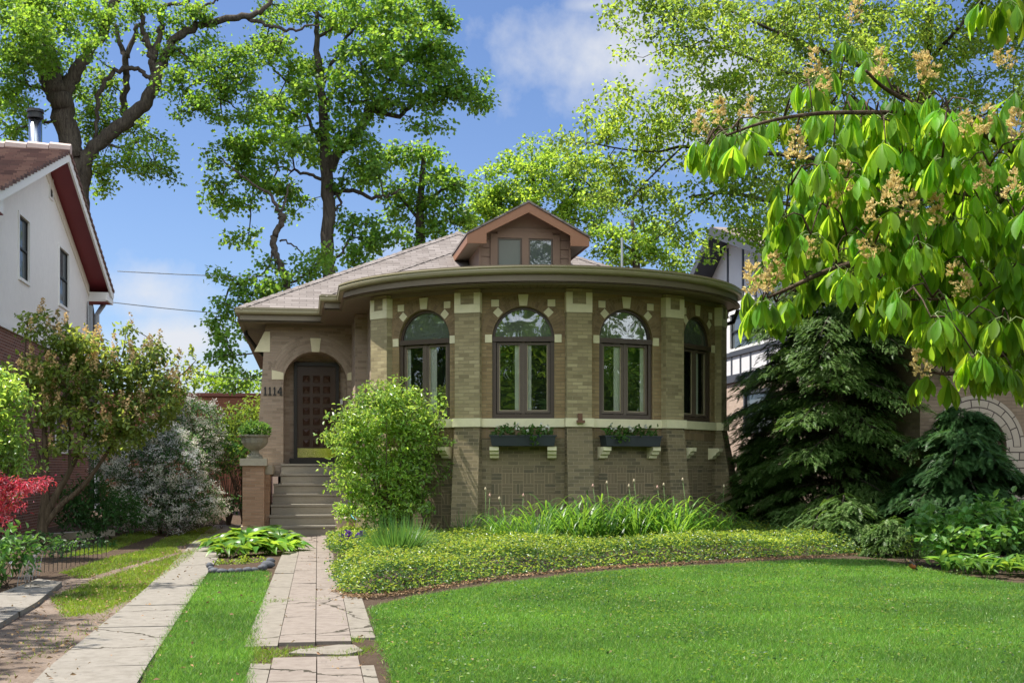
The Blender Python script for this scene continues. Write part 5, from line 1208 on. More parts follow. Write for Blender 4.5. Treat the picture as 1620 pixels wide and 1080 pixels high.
# spirea in bloom
def spirea(label, px, py0, D, blobs, amt, seed):
    amt *= 1.4; c = P(px, 740, D); c.z = 0
    def fl(root, cl):
        n0 = len(cl); cc = np.array(c)
        k = rng.random(n0) < amt; c2 = cl[k]; c2 = np.repeat(c2, 5, 0)+rnd(len(c2)*5)*.08
        toward = unit(c2-cc-np.array([0, 0, .6])); c2 = c2+toward*.06; n = 16
        p = np.repeat(c2, n, 0)+rnd(len(c2)*n)*np.array([.04, .04, .024]); scatter('blossom', LEAF, p, rnd(len(p)), rnd(len(p))*.6+np.repeat(toward, n, 0), .03, .028, LM['petal'], root)
    plant('spirea_shrub', label, 'shrub', c, stems((c.x, c.y, 0), 10, 1.9, 1.0, .014), blobs, 'spirea', .06, 60, 13, .09, OVAL, .5, 'white flowering spireas', 0, 'bark2', .0025, .6, .45, crown='foliage', trunk='stem', extra=fl, depth=.8)
spirea('arching spirea covered in white blossom by the driveway edge', 255, 830, 29, [(255, 700, 29, 54, 34), (225, 740, 29, 44, 44), (275, 745, 28.6, 50, 50), (300, 790, 28.6, 44, 34), (240, 795, 28.6, 56, 34), (205, 800, 29, 26, 30), (330, 800, 28.8, 26, 22), (265, 815, 28.5, 60, 18)], .42, 1)
spirea('duller spirea mound behind the white one, under the lilac tips', 310, 830, 32, [(305, 660, 32, 40, 28), (315, 700, 32, 38, 34), (280, 680, 32, 36, 30), (325, 730, 32, 26, 40), (170, 720, 31, 30, 40), (185, 770, 30, 24, 40)], .28, 2)
c = P(385, 740, 34); c.z = 0
plant('euonymus_shrub', 'clipped shrub with bright yellow green top and bare stems beside the entry', 'shrub', c, stems((c.x, c.y, 0), 26, 2.2, .8, .02), [(375, 660, 34, 34, 22), (400, 672, 34, 26, 24), (352, 672, 34, 20, 22), (385, 690, 33.6, 36, 22), (405, 640, 34.5, 12, 20, .6)], 'euony', .085, 34, 14, .11, OVAL, .55, None, 0, 'bark2', .003, .1, .3, crown='foliage', trunk='stem', depth=.8)
c = P(362, 740, 33); c.z = 0
plant('boxwood_shrub', 'dark green shrub below the yellow green one, above bare stems', 'shrub', c, stems((c.x, c.y, 0), 30, 1.6, .7, .018), [(365, 705, 33, 34, 20), (390, 715, 33.2, 26, 18), (350, 725, 33, 24, 24), (375, 735, 33, 34, 14, .7)], ['shade', 'euony'], .07, 40, 14, .1, OVAL, .55, None, 0, 'bark2', .003, .1, .3, crown='foliage', trunk='stem', depth=.7, tip=.3)
def low_plants(name, label, cat, blobs, lm, L, dens, nl, cr, tmpl=OVAL, aspect=.7, group=None, depth=None, updir=1.2, tip=None, droop=.1, base=None):
    q = blobs[0]; c = P(q[0], q[1], q[2]); c.z = 0
    return plant(name, label, cat, c, stems((c.x, c.y, 0), 6, .25, .2, .006), blobs, lm, L, dens, nl, cr, tmpl, aspect, group, 0, 'bark2', .002, droop, .0, crown='foliage', trunk='stem', updir=updir, depth=depth, tip=tip)
low_plants('ferny_shrub', 'feathery dark green shrub at the foot of the lilac and spirea', 'shrub', [(150, 790, 25.6, 46, 40), (120, 805, 25.2, 30, 30), (185, 810, 25.6, 34, 30), (150, 825, 25.2, 52, 18)], 'shade', .085, 40, 14, .1, OVAL, .4, depth=.6)
low_plants('bright_shrub', 'leafy bright green shrub at the far left before the brick wall', 'shrub', [(8, 640, 21, 34, 50), (15, 700, 21, 34, 50), (-25, 660, 21, 40, 80), (30, 735, 21, 26, 18, .7), (5, 600, 21, 18, 18, .7), (-5, 770, 21, 40, 40)], 'bush', .085, 46, 13, .1, OVAL, .55, depth=.55)
low_plants('edge_plants', 'mounded cranesbill leaves at the bed edge beside the driveway', 'plant', [(110, 868, 23, 44, 16), (70, 858, 23.5, 30, 14), (150, 862, 24, 24, 12), (85, 880, 21.5, 26, 10)], 'shade', .075, 60, 12, .07, OVAL, .8, depth=.5)
low_plants('peony_plant', 'leafy green peony at the lower left bed edge', 'plant', [(10, 870, 16, 40, 30), (30, 885, 15.8, 30, 24), (-20, 890, 16, 40, 34), (18, 838, 16.2, 14, 12, .6)], 'hydra', .10, 60, 10, .08, OVAL, .5, depth=.4)
low_plants('foundation_plants', 'low green leaves along the side path behind the pier', 'plant', [(350, 795, 31, 26, 14), (330, 810, 30, 26, 12), (372, 800, 32, 16, 12)], 'shade', .07, 55, 12, .08, OVAL, .7, depth=.4)
# Japanese maple
c = P(-40, 740, 17.5); c.z = 0
plant('japanese_maple', 'low branch of a red leaved Japanese maple at the left edge', 'tree', c, [[(-40, 912, 16), (-38, 850, 13), (-30, 800, 10), (-5, 770, 6), (25, 760, 4), (55, 758, 2)], [(-35, 830, 8), (-10, 800, 5), (20, 795, 3)]], [(40, 762, 17.5, 36, 12), (15, 775, 17.4, 34, 16), (58, 770, 17.5, 18, 12), (-10, 780, 17.5, 36, 28), (10, 805, 17.4, 26, 16), (-30, 810, 17.5, 30, 26), (12, 825, 17.4, 20, 8, .7)], 'red', .06, 70, 20, .07, LEAF, .32, None, 17.5, 'bark2', .002, .7, .0, depth=.32)
# right border
low_plants('hydrangea_shrub', 'broad leaved green shrub at the right edge of the lawn', 'shrub', [(1500, 830, 19.2, 46, 28), (1550, 822, 19.4, 46, 26), (1600, 830, 19.4, 44, 34), (1475, 845, 19, 26, 22), (1640, 835, 19.4, 40, 36), (1540, 850, 18.8, 70, 22), (1610, 805, 19.4, 24, 10, .6), (1570, 800, 19.5, 10, 10, .4)], 'hydra', .135, 42, 9, .10, OVAL, .62, depth=.55)
low_plants('variegated_plant', 'pale variegated leaves beside the small bluish yew', 'plant', [(1450, 862, 20, 22, 8), (1425, 872, 19.6, 24, 5, .8), (1435, 850, 20.4, 14, 10)], ['vinca2', 'euony'], .06, 80, 10, .06, OVAL, .6, depth=.25)

# --- buckeye leaning in from the right, close to the camera
DB = 5.4
b0 = P(1905, 740, 6.2); b0.z = 0
BK = thing('buckeye_tree', 'flowering buckeye with drooping five part leaves hanging in from the right', 'tree', b0)
bl = [[np.array([b0.x, b0.y, 0, .13]), np.array([b0.x-.05, b0.y, 1.2, .11]), np.array([b0.x-.1, b0.y-.1, 2.2, .095]), np.array([b0.x-.2, b0.y-.2, 3.1, .07]), np.array([b0.x-.3, b0.y-.3, 4.0, .05])]]
def bp(*q): return [P(a, c, d) for a, c, d in q]
br = MB(); nodesB = []
def blimb(pts, r0, r1):
    pp = smooth_path([np.array([p.x, p.y, p.z, 0]) for p in pts], 6); n = len(pp)
    br.tube([p[:3] for p in pp], [r0+(r1-r0)*i/(n-1) for i in range(n)], 7); nodesB.extend(p[:3] for p in pp)
pp = smooth_path(bl[0], 6); br.tube([p[:3] for p in pp], [p[3] for p in pp], 10)
jn = Vector(pp[14][:3]); jn2 = Vector(pp[9][:3])
blimb([jn]+bp((1720, 300, 5.8), (1620, 246, 5.5), (1560, 212, 5.4), (1508, 182, 5.3), (1450, 166, 5.2), (1400, 140, 5.1), (1370, 112, 5.0)), .028, .005)
blimb(bp((1508, 182, 5.3), (1440, 179, 5.2), (1360, 178, 5.1), (1290, 180, 5.0), (1215, 192, 4.9), (1150, 214, 4.9)), .012, .005)
blimb(bp((1630, 250, 5.5), (1590, 205, 5.6), (1545, 215, 5.7), (1470, 226, 5.6), (1400, 232, 5.5), (1345, 250, 5.4), (1300, 262, 5.4)), .014, .005)
blimb([jn]+bp((1690, 360, 5.9), (1600, 350, 5.8), (1520, 366, 5.6), (1455, 388, 5.5), (1380, 410, 5.3), (1310, 428, 5.2), (1250, 455, 5.1), (1215, 470, 5.1)), .03, .005)
blimb(bp((1690, 360, 5.9), (1620, 300, 5.6), (1560, 310, 5.5), (1480, 302, 5.4), (1420, 322, 5.4), (1360, 322, 5.3)), .016, .005)
blimb([jn2]+bp((1730, 520, 5.8), (1640, 545, 5.5), (1560, 568, 5.3), (1510, 590, 5.2), (1470, 588, 5.1)), .022, .005)
blimb([jn2]+bp((1720, 450, 5.7), (1630, 430, 5.5), (1560, 446, 5.4), (1500, 470, 5.3), (1440, 474, 5.3)), .018, .005)
blimb([Vector(pp[20][:3])]+bp((1740, 60, 5.6), (1660, 20, 5.2), (1600, 8, 5.0)), .025, .005)
br.build('trunk', M['bark2'], BK, True)
nod = [(1128, 222), (1150, 214), (1185, 200), (1212, 192), (1240, 186), (1275, 128), (1300, 122), (1325, 150), (1285, 175), (1345, 70), (1372, 100), (1330, 185), (1362, 185), (1395, 188), (1425, 165), (1465, 160), (1500, 172), (1545, 168), (1590, 6), (1615, -4), (1570, -8), (1252, 292), (1272, 268), (1300, 265), (1325, 285), (1345, 262), (1380, 240), (1405, 232), (1352, 318), (1385, 315), (1440, 272), (1480, 232), (1530, 222), (1565, 262), (1602, 240), (1612, 150),
 (1205, 478), (1228, 478), (1258, 462), (1290, 432), (1318, 424), (1340, 372), (1372, 362), (1400, 392), (1430, 420), (1452, 372), (1492, 360), (1512, 420), (1545, 360), (1582, 322), (1605, 300), (1612, 392), (1592, 440), (1560, 412), (1475, 470), (1420, 472), (1440, 470), (1470, 588), (1488, 592), (1535, 512), (1562, 552), (1592, 512), (1612, 562), (1505, 520), (1625, 470), (1470, 318), (1530, 310), (1420, 355), (1555, 480), (1400, 440), (1575, 200), (1440, 210), (1310, 335), (1510, 270)]
edge_lo = [(1190, 500), (1240, 520), (1300, 440), (1345, 440), (1400, 520), (1450, 500), (1480, 600), (1530, 560), (1620, 600), (1720, 560)]; edge_hi = [(1190, 440), (1260, 300), (1300, 180), (1360, 130), (1430, 170), (1520, 180), (1620, 190), (1720, 200)]
for _ in range(230):
    x = rng.uniform(1195, 1700); y0 = np.interp(x, *zip(*edge_hi)); y1 = np.interp(x, *zip(*edge_lo)); t_ = rng.random()
    if x < 1340 and rng.random() < .6: continue
    nod.append((x, y0+(y1-y0)*t_))
for _ in range(20): nod.append((rng.uniform(1640, 1900), rng.uniform(0, 620)))
pl, dl_, nl_, Ll = [], [], [], []; pet = MB(); tw = MB()
nod = [(1118, 228), (1134, 222), (1112, 240), (1142, 236), (1126, 246), (1160, 216), (1172, 212)]+nod
NB_ = np.array(nodesB)
for (px, py) in nod:
    c = P(px, py, DB+rng.normal()*.28); k = int(np.argmin(np.linalg.norm(NB_-np.array(c), axis=1))); a = Vector(NB_[k])
    if (a-c).length > .03: tw.tube([a, a.lerp(c, .35)+Vector((0, 0, .05)), a.lerp(c, .7)+Vector((0, 0, .035)), c], [.005, .004, .003, .0025], 5); nodesB.append(c[:]); NB_ = np.vstack([NB_, np.array(c)])
    for leafn in range(rng.integers(3, 5)):
        az = rng.uniform(0, 6.283); hub = c+Vector((math.cos(az)*.05, math.sin(az)*.05, rng.uniform(-.035, .015)))
        pet.tube([c, (c+hub)/2+Vector((0, 0, .015)), hub], .0018, 4)
        out = np.array([math.cos(az), math.sin(az), 0]); sd = np.array([-out[1], out[0], 0]); L0 = rng.uniform(.085, .15); dr = rng.uniform(1.1, 2.5)
        for j in range(5):
            f = (j-2)/2; ang = f*1.35
            d = out*math.cos(ang)*.75+sd*math.sin(ang)*.8+np.array([0, 0, -dr*(1-.12*abs(f))]); d += rng.normal(size=3)*.17
            pl.append(np.array(hub)); dl_.append(d); n_ = out*math.cos(ang)+sd*math.sin(ang)*.8+np.array([0, 0, .75])+rng.normal(size=3)*.16; nl_.append(n_); Ll.append(L0*(1-.22*abs(f))*rng.uniform(.9, 1.1))
tw.build('twig', M['bark2'], BK, True); pet.build('petiole', plain('petiole_green', (.14, .2, .05), .6, .2, 6), BK)
Ll = np.array(Ll); scatter('crown', LEAFLET, np.array(pl), np.array(dl_), np.array(nl_), Ll*1.06, Ll*.76, LM['buckeye'], BK, None, True)
flw = [(1290, 112), (1304, 138), (1348, 28), (1392, 115), (1466, 122), (1478, 108), (1548, 205), (1528, 210), (1482, 222), (1590, 98), (1400, 318), (1322, 322), (1338, 300), (1378, 345), (1436, 340), (1514, 292), (1560, 290), (1426, 296), (1392, 398), (1380, 402), (1282, 402), (1208, 455), (1226, 440), (1194, 458), (1530, 455), (1462, 588), (1486, 350), (1604, 300), (1108, 205), (1140, 190), (1180, 178), (1262, 250), (1612, 210)]
proto = None
for i, (px, py) in enumerate(flw):
    c = P(px, py+8, DB-.42+rng.normal()*.15)
    if i < 3:
        n = 210; t = np.repeat(rng.random(30), 7)+rng.normal(size=210)*.03; a = np.repeat(rng.random(30)*6.283, 7)+rng.normal(size=n)*.25; r = .04*(1-t*.72)*np.repeat(rng.uniform(.35, 1.25, 30), 7)+rng.normal(size=n)*.004; p = np.stack([r*np.cos(a), r*np.sin(a), t*.13], 1)
        d = np.stack([np.cos(a), np.sin(a), .9+0*a], 1)+rnd(n)*.35
        o = scatter('blossom', OVAL, p, d, rnd(n), .016, .0085, LM['panicle'] if 'panicle' in LM else LM.setdefault('panicle', leaf('buckeye_bloom', (.78, .64, .30), (.85, .7, .3), .35, .4, .15)), None)
        st_ = proto = (proto or [])+[o]
    else:
        o = proto[i % 3].copy(); COL.objects.link(o)
    o.parent = BK; o.location = c-b0; o.rotation_euler = (rng.normal()*.25, rng.normal()*.25, rng.uniform(0, 6)); s = rng.uniform(.68, 1.08); o.scale = (s, s, s)

# --- the bed before the bay
bedf = [G(*q) for q in ((524, 900), (531, 935), (560, 944), (600, 943), (650, 936), (700, 927), (800, 913), (900, 902), (1000, 895), (1100, 890), (1200, 885), (1300, 880), (1385, 874), (1402, 862))]
bed_poly = np.array([(p.x, p.y) for p in bedf]+[(10.2, 24.4), (9.6, 26.4), (8.2, 27.4), (1.0, 27.8), (G(524, 852).x, 26.6), (G(520, 870).x, G(520, 870).y)])
def in_poly(p, poly):
    x, y = p[:, 0], p[:, 1]; ins = np.zeros(len(p), bool); j = len(poly)-1
    for i in range(len(poly)):
        xi, yi = poly[i]; xj, yj = poly[j]
        with np.errstate(divide='ignore', invalid='ignore'):
            c = ((yi > y) != (yj > y)) & (x < (xj-xi)*(y-yi)/(yj-yi)+xi)
        ins ^= c; j = i
    return ins
def edge_dist(p, poly, closed=True):
    d = np.full(len(p), 1e9); n = len(poly)
    for i in range(n if closed else n-1):
        a, c = poly[i], poly[(i+1) % n]; ab = c-a; t = np.clip(((p-a)@ab)/(ab@ab), 0, 1); d = np.minimum(d, np.linalg.norm(p-(a+t[:, None]*ab), axis=1))
    return d
def lump(p): return .5+.25*np.sin(p[:, 0]*2.3+1.7*np.sin(p[:, 1]*1.1))+.25*np.sin(p[:, 1]*2.9+1.3*np.sin(p[:, 0]*1.7))
def bed_h(p):
    d = edge_dist(p, bed_poly[:len(bedf)+0], False); s = np.clip(d/.45, 0, 1); s = s*s*(3-2*s)
    dl2 = np.clip(edge_dist(p, bed_poly[-3:], False)/.3, .3, 1)
    return (.06+.20*s+.16*s*lump(p))*np.minimum(dl2, 1)
gx, gy = np.meshgrid(np.arange(.4, 11.2, .12), np.arange(13.2, 27.9, .12)); gp = np.stack([gx.ravel(), gy.ravel()], 1); ins = in_poly(gp, bed_poly); hh = np.where(ins, bed_h(gp)*.55-.03, -.06)
nx, ny = gx.shape[1], gx.shape[0]; idx = np.arange(nx*ny).reshape(ny, nx); fc = np.stack([idx[:-1, :-1], idx[:-1, 1:], idx[1:, 1:], idx[1:, :-1]], -1).reshape(-1, 4); keep = ins[fc].any(1)
tag(fast_mesh('garden_soil', np.column_stack([gp, hh]), fc[keep], M['soil'], smooth=True), kind='structure')
N = 250000; p = np.column_stack([rng.uniform(.4, 11.0, N), rng.uniform(13.4, 25.4, N)]); p = p[in_poly(p, bed_poly)]
p = p[((p[:, 0]-BX)/(EA+.2))**2+((p[:, 1]-BY)/(EB+.2))**2 > 1]
h = bed_h(p); p = p+rng.normal(size=p.shape)*.05; u = rng.random(len(p)); tip = u > .5
z = h*(.45+.55*np.sqrt(u))+np.where(tip, .03*rng.random(len(p)), 0)+.09*(rng.random(len(p)) < .05)*rng.random(len(p))+rng.normal(size=len(p))*.012
P3 = np.column_stack([p, z]); n = len(P3)
scatter('ground_cover', OVAL, P3, rnd(n)*np.array([1, 1, .45])+np.array([0, 0, .15]), rnd(n)*.5+np.array([0, -.15, 1]), rng.uniform(.032, .058, n), rng.uniform(.018, .03, n), [LM['vinca'], LM['vinca2']], None, (tip & (rng.random(n) < .62)).astype(int)); o = bpy.data.objects['ground_cover']
tag(o, 'dense yellow green periwinkle ground cover filling the bed before the bay', 'ground cover', kind='stuff')
# fallen bits along the bed edge, the dirt and the path
fe = np.array([(q.x, q.y) for q in bedf]); k = rng.integers(1, len(fe)-1, 2600); t = rng.random(2600)[:, None]; p = fe[k]*(1-t)+fe[np.minimum(k+1, len(fe)-1)]*t+rng.normal(size=(2600, 2))*np.array([.06, .09])-np.array([0, .1])
p2 = np.column_stack([rng.uniform(-6, -1, 4200), rng.uniform(8, 27, 4200)]); dp_ = np.array([(q.x, q.y) for q in dirt_poly]); p2 = p2[in_poly(p2, dp_)]
sp_ = np.column_stack([rng.uniform(-3.5, .8, 500), rng.uniform(8, 26, 500)])
p = np.concatenate([p, p2, sp_]); n = len(p); z = np.where(np.arange(n) >= n-500, .05, .015)
tag(scatter('fallen_leaves', LEAF, np.column_stack([p, z+rng.random(n)*.02]), rnd(n)*np.array([1, 1, .25]), rnd(n)*.35+np.array([0, 0, 1]), rng.uniform(.02, .06, n), rng.uniform(.012, .035, n), LM['dry']), 'brown fallen leaves and mulch bits scattered over soil and paving', 'fallen leaves', kind='stuff')

def clump(name, label, cat, x, y, z, n, hgt, spread, tmpl, w, lm, group=None, tilt=(.1, .9), part='leaf', smooth=True, up=False):
    r = thing(name, label, cat, (x, y, z), group)
    a = rng.random(n)*6.283; o = np.stack([np.cos(a), np.sin(a), 0*a], 1); tl = rng.uniform(*tilt, n)
    p = np.array([x, y, z])+o*(rng.random(n)*spread)[:, None]; d = o*tl[:, None]+np.array([0, 0, 1.])+rnd(n)*.06
    nn = (np.array([0, 0, 1.])-o*.25+rnd(n)*.22) if up else o-np.array([0, 0, 1.])*tl[:, None]; L = hgt*rng.uniform(.6, 1.1, n)
    scatter(part, tmpl, p, d, nn, L, w*rng.uniform(.7, 1.2, n), LM[lm], r, None, smooth); return r
STRAP = strip(8, lambda t: (1-t)**.55+.04*(1-t), lambda t: (.86*math.sin(1.95*t), .58*t**1.7))
k = 0
for px, dd in ((803, 22.4), (828, 22.1), (852, 21.9), (880, 22.3), (905, 22.0), (930, 22.4), (955, 22.0), (982, 22.3), (1008, 22.0), (1032, 22.4), (1058, 22.2), (1085, 22.6), (1112, 23.0), (1138, 23.5), (945, 22.7), (1000, 22.7), (1045, 22.8), (868, 22.6), (1070, 22.0), (920, 21.8), (1020, 22.8), (970, 22.7)):
    q = P(px, 740, dd); k += 1
    clump('daylily', 'arching daylily clump in the bright row standing before the bay', 'plant', q.x, q.y, .12, 48, 1.05 if 830 < px < 1100 else .8, .13, STRAP, .036, 'lily', 'daylilies in the bed before the bay', (.05, .75))
for px, dd in ((1165, 23.9), (1190, 24.2), (1225, 24.2), (1150, 23.4), (1255, 24.0)):
    q = P(px, 740, dd); clump('daylily', 'short shaded daylily clump at the right corner of the bay', 'plant', q.x, q.y, .1, 34, .5, .16, STRAP, .024, 'daff', 'short daylilies by the corner of the bay', (.1, .9))
for px, dd in ((765, 22.9), (785, 22.5), (810, 21.8), (838, 21.2), (855, 20.8), (735, 23.2)):
    q = P(px, 740, dd); clump('bulb_foliage', 'spiky narrow leaved bulb clump left of the daylilies', 'plant', q.x, q.y, .2, 60, .62, .12, GRASSY, .014, 'daff', 'spiky bulb clumps left of the daylilies', (.1, .9))
q = P(628, 740, 19.0); clump('daffodil_clump', 'big fountain of dark green daffodil leaves beside the walk', 'plant', q.x, q.y, .16, 800, .74, .2, GRASSY, .02, 'daff', None, (.02, 1.7))
q = P(548, 740, 19.6); IR = clump('iris_plant', 'sword leaved iris with dark purple flowers beside the walk', 'plant', q.x, q.y, .08, 30, .5, .1, GRASSY, .03, 'daff', None, (.1, .8))
fp = [P(*v) for v in ((552, 843, 19.7), (572, 844, 19.9), (545, 850, 19.6), (562, 855, 19.6), (545, 856, 19.5), (540, 852, 19.7))]
n = 16; pp_ = np.repeat(np.array([tuple(v) for v in fp]), n, 0)+rnd(len(fp)*n)*.022; scatter('blossom', OVAL, pp_, rnd(len(pp_)), rnd(len(pp_)), .07, .045, LM['purple'], IR)
for i, (x, y, z, L) in enumerate([(775, 785, 22.5, 1), (768, 775, 22.6, 1), (790, 790, 22.2, 1), (828, 785, 22.2, 1), (1080, 760, 22.6, 1), (1050, 768, 22.6, 1), (1040, 772, 22.5, 1), (1145, 770, 23.4, 1), (960, 765, 22.4, 1), (938, 770, 22.3, 1), (995, 770, 22.2, 1), (1003, 762, 22.3, 1)]):
    t = P(x, y, z); g_ = Vector((t.x+rng.normal()*.12, t.y, .15)); b = MB(); b.tube([g_, (g_+t)/2+Vector((rng.normal()*.03, 0, .02)), t], [.005, .004, .0035], 5)
    r = b.build('bud_stalk', M['petiole'] if 'petiole' in M else M.setdefault('petiole', plain('stalk_green', (.12, .22, .06), .6, .2, 6)), None, True); tag(r, 'bare stalk with a pale bud standing above the strap leaved clumps', 'flower stalk', 'bud stalks above the daylilies')
    hd = MB(); hd.lathe([(0, -.01), (.016, .0), (.02, .02), (.012, .045), (0, .06)], t, 8); hd.build('bud', M['lime_base'] if i % 3 else plain('pink_bud', (.5, .3, .25), .7, .2, 6), r, True)
# strappy edging plants in front of the hydrangea
for i in range(22):
    px = 1492+i*9+rng.normal()*4; dd = 17.6+rng.random()*1.1-(px-1470)*.004; q = P(px, 740, dd)
    clump('edging_plant', 'upright broad leaved edging plant in the row below the hydrangea', 'plant', q.x, q.y, 0, 13, .34, .1, HOSTA, .085, 'hosta' if i % 3 == 0 else 'hydra', 'edging plants below the hydrangea', (.15, 1.3), up=True)
# hostas
for i, (px, py, s) in enumerate(((350, 872, .8), (372, 866, 1.), (398, 868, 1.05), (420, 864, 1.05), (440, 866, .95), (385, 878, .85), (425, 876, .85), (455, 872, .7), (360, 880, .7))):
    q = G(px, py); clump('hosta', 'broad leaved hosta in the clump between the walk and the driveway', 'plant', q.x, q.y, 0, 40, .48*s, .15, HOSTA, .27*s, 'hosta', 'hostas beside the walk', (.35, 2.4), up=True)
low_plants('sedum_patch', 'low pale green sedum between the hostas and the dark stones', 'plant', [(365, 893, 20.0, 26, 6), (400, 889, 20.4, 24, 6), (342, 894, 19.9, 10, 5)], ['euony', 'vinca2'], .05, 520, 9, .045, OVAL, .6, depth=.16)
def stone(c, sx, sy, sz, seed):
    b = MB(); n = 12; r_ = random.Random(seed); pr_ = [(math.sin(math.pi*i/7)*(1+r_.uniform(-.08, .08)), -math.cos(math.pi*i/7)) for i in range(8)]
    b.lathe(pr_, (0, 0, 0), n); ph = r_.uniform(0, 6)
    for i, v in enumerate(b.v):
        w = 1+.09*math.sin(3*v.x+ph)+.07*math.sin(4*v.y+2*ph); a = r_.uniform(-.02, .02); b.v[i] = Vector((c.x+v.x*sx*w, c.y+v.y*sy*w, c.z+v.z*sz*w+sz*.7))
    return b.build('edging_stone', M['stone'], None, True)
for i, (px, py, w, hgt) in enumerate(((332, 898, .06, .05), (338, 906, .085, .045), (352, 907, .075, .045), (366, 906, .07, .04), (378, 906, .06, .045), (391, 905, .07, .05), (403, 904, .075, .04), (415, 901, .075, .05), (424, 897, .10, .06), (428, 890, .075, .05), (334, 902, .05, .04))):
    o = stone(G(px, py), w, w*.7, hgt, i)
    if i == 8: tag(o, 'largest blue grey stone at the walk end of the hosta edging', 'stone', 'stones edging the hosta bed')
    else: tag(o, 'small dark rounded stone in the row edging the hosta bed', 'stone', 'stones edging the hosta bed')

# --- grass: blades as one mass on the lawn and in the strips
def grass(name, label, polys, dens, L, lm, fall=10., w=.008):
    pts = []
    for poly in polys:
        q = np.array([(v.x, v.y) for v in poly]); lo_, hi_ = q.min(0), q.max(0); m = int(dens*np.prod(hi_-lo_)); p = lo_+rng.random((m, 2))*(hi_-lo_)
        p = p[in_poly(p, q)]; keep = rng.random(len(p)) < np.clip(fall/p[:, 1], .3, 1); pts.append(p[keep])
    p = np.concatenate(pts); n = len(p); pat = .5+.2*np.sin(p[:, 0]*5.9+2*np.sin(p[:, 1]*4.7))+.2*np.sin(p[:, 1]*9.1+3*np.sin(p[:, 0]*7.3))
    p = p+rng.normal(size=p.shape)*.035; d = rnd(n)*np.array([.85, .85, .1])+np.array([0, 0, 1.]); nn = rnd(n)*np.array([1, 1, .2])
    o = scatter(name, BLADE, np.column_stack([p, np.full(n, -.006)]), d, nn, L*rng.uniform(.5, 1.2, n)*(.8+.35*pat), w*np.clip(p[:, 1]/11, .8, 1.5), lm)
    return tag(o, label, 'grass', kind='stuff')
grass('grass', 'short green lawn grass curving in front of the planted bed', [lawn_poly], 9500, .055, LM['grass'], 10., .0065)
grass('grass', 'narrow strip of lawn grass between the walk and the driveway ribbon', [grass_strip], 9500, .055, LM['grass'], 10., .0065)
pa = [[G(*q) for q in ((85, 945), (150, 918), (240, 890), (300, 872), (318, 862), (300, 882), (250, 915), (212, 944), (160, 968), (105, 975))], [G(*q) for q in ((232, 868), (260, 852), (330, 832), (348, 838), (330, 850), (290, 862))], [G(*q) for q in ((100, 905), (180, 880), (270, 862), (285, 872), (200, 895), (130, 915))], [G(*q) for q in ((100, 880), (200, 845), (240, 838), (250, 845), (160, 875))]]
grass('grass', 'patchy yellow green grass between the two driveway ribbons', pa, 2600, .06, LM['grass2'], 14)
dp4 = [[G(*q) for q in ((30, 990), (120, 985), (210, 950), (120, 1025), (20, 1050))], [G(*q) for q in ((0, 1065), (40, 1070), (30, 1090), (-20, 1090))]]
grass('weeds', 'thin weeds sprouting from the bare dirt of the driveway', dp4, 160, .05, LM['grass2'], 14)
tu = [[G(*q) for q in v] for v in (((425, 950), (520, 946), (522, 950), (425, 955)), ((410, 1028), (500, 1022), (505, 1032), (415, 1042)), ((520, 1036), (585, 1022), (590, 1032), (525, 1044)), ((540, 1010), (575, 1008), (572, 1014), (545, 1016)), ((540, 962), (546, 990), (543, 990), (538, 962)), ((392, 1010), (412, 1000), (430, 1050), (395, 1050)))]
grass('weeds', 'weeds growing in the cracks of the front walk', tu, 2200, .05, LM['grass2'], 14)
q = np.array([(v.x, v.y) for v in lawn_poly]); n = 60000; p = q.min(0)+rng.random((n, 2))*(q.max(0)-q.min(0)); p = p[in_poly(p, q)]; k = .5+.5*np.sin(p[:, 0]*2.7+2*np.sin(p[:, 1]*1.9))*np.sin(p[:, 1]*2.2+1.3*np.sin(p[:, 0]*3.1)); p = p[rng.random(len(p)) < k**2*1.1]; n = len(p)
tag(scatter('clover', OVAL, np.column_stack([p, rng.uniform(.012, .05, n)]), rnd(n)*np.array([1, 1, .2]), rnd(n)*.35+np.array([0, 0, 1]), rng.uniform(.018, .034, n), rng.uniform(.015, .026, n), [LM['euony'], LM['shade'], LM['grass2']], None, rng.integers(0, 3, n)), 'small clover leaves mixed through the front lawn', 'clover', kind='stuff')
edge = [[G(*q) for q in ((580, 955), (600, 952), (600, 1000), (592, 990))]]
low_plants('clover_patch', 'loose clover and creeping weeds at the far right lawn edge', 'plant', [(1440, 888, 19.6, 40, 4), (1390, 880, 20.4, 30, 4), (1500, 902, 18.2, 40, 4)], 'euony', .035, 120, 7, .05, OVAL, .8, depth=.3)

# --- small things
pc_ = P(546, 740, 26.3); pc_.z = .22
b = MB(); b.lathe([(0, 0), (.15, 0), (.19, .1), (.215, .2), (.225, .22), (.225, .26), (.2, .262), (.19, .22), (0, .21)], pc_, 24); o = b.build('flower_pot', M['terra'], None, True); tag(o, 'round cream pot of blue flowers at the foot of the front steps', 'flower pot')
b = MB(); b.lathe([(0, -.3), (.2, -.3), (.2, -.002), (0, -.002)], pc_, 12); pl_ = b.build('pot_block', M['lime_base']); tag(pl_, 'squat stone block under the cream pot by the front steps', 'stone')
pf_ = thing('pot_flowers', 'blue violet flower heads over green stems in the cream pot', 'flowers', pc_+Vector((0, 0, .24)))
n = 160; p = in_ball(n)*np.array([.14, .12, .1])+np.array(pc_)+np.array([0, 0, .36]); scatter('foliage', OVAL, p, rnd(n)+np.array([0, 0, .6]), rnd(n)+np.array([0, 0, .8]), .075, .035, LM['boxleaf'], pf_)
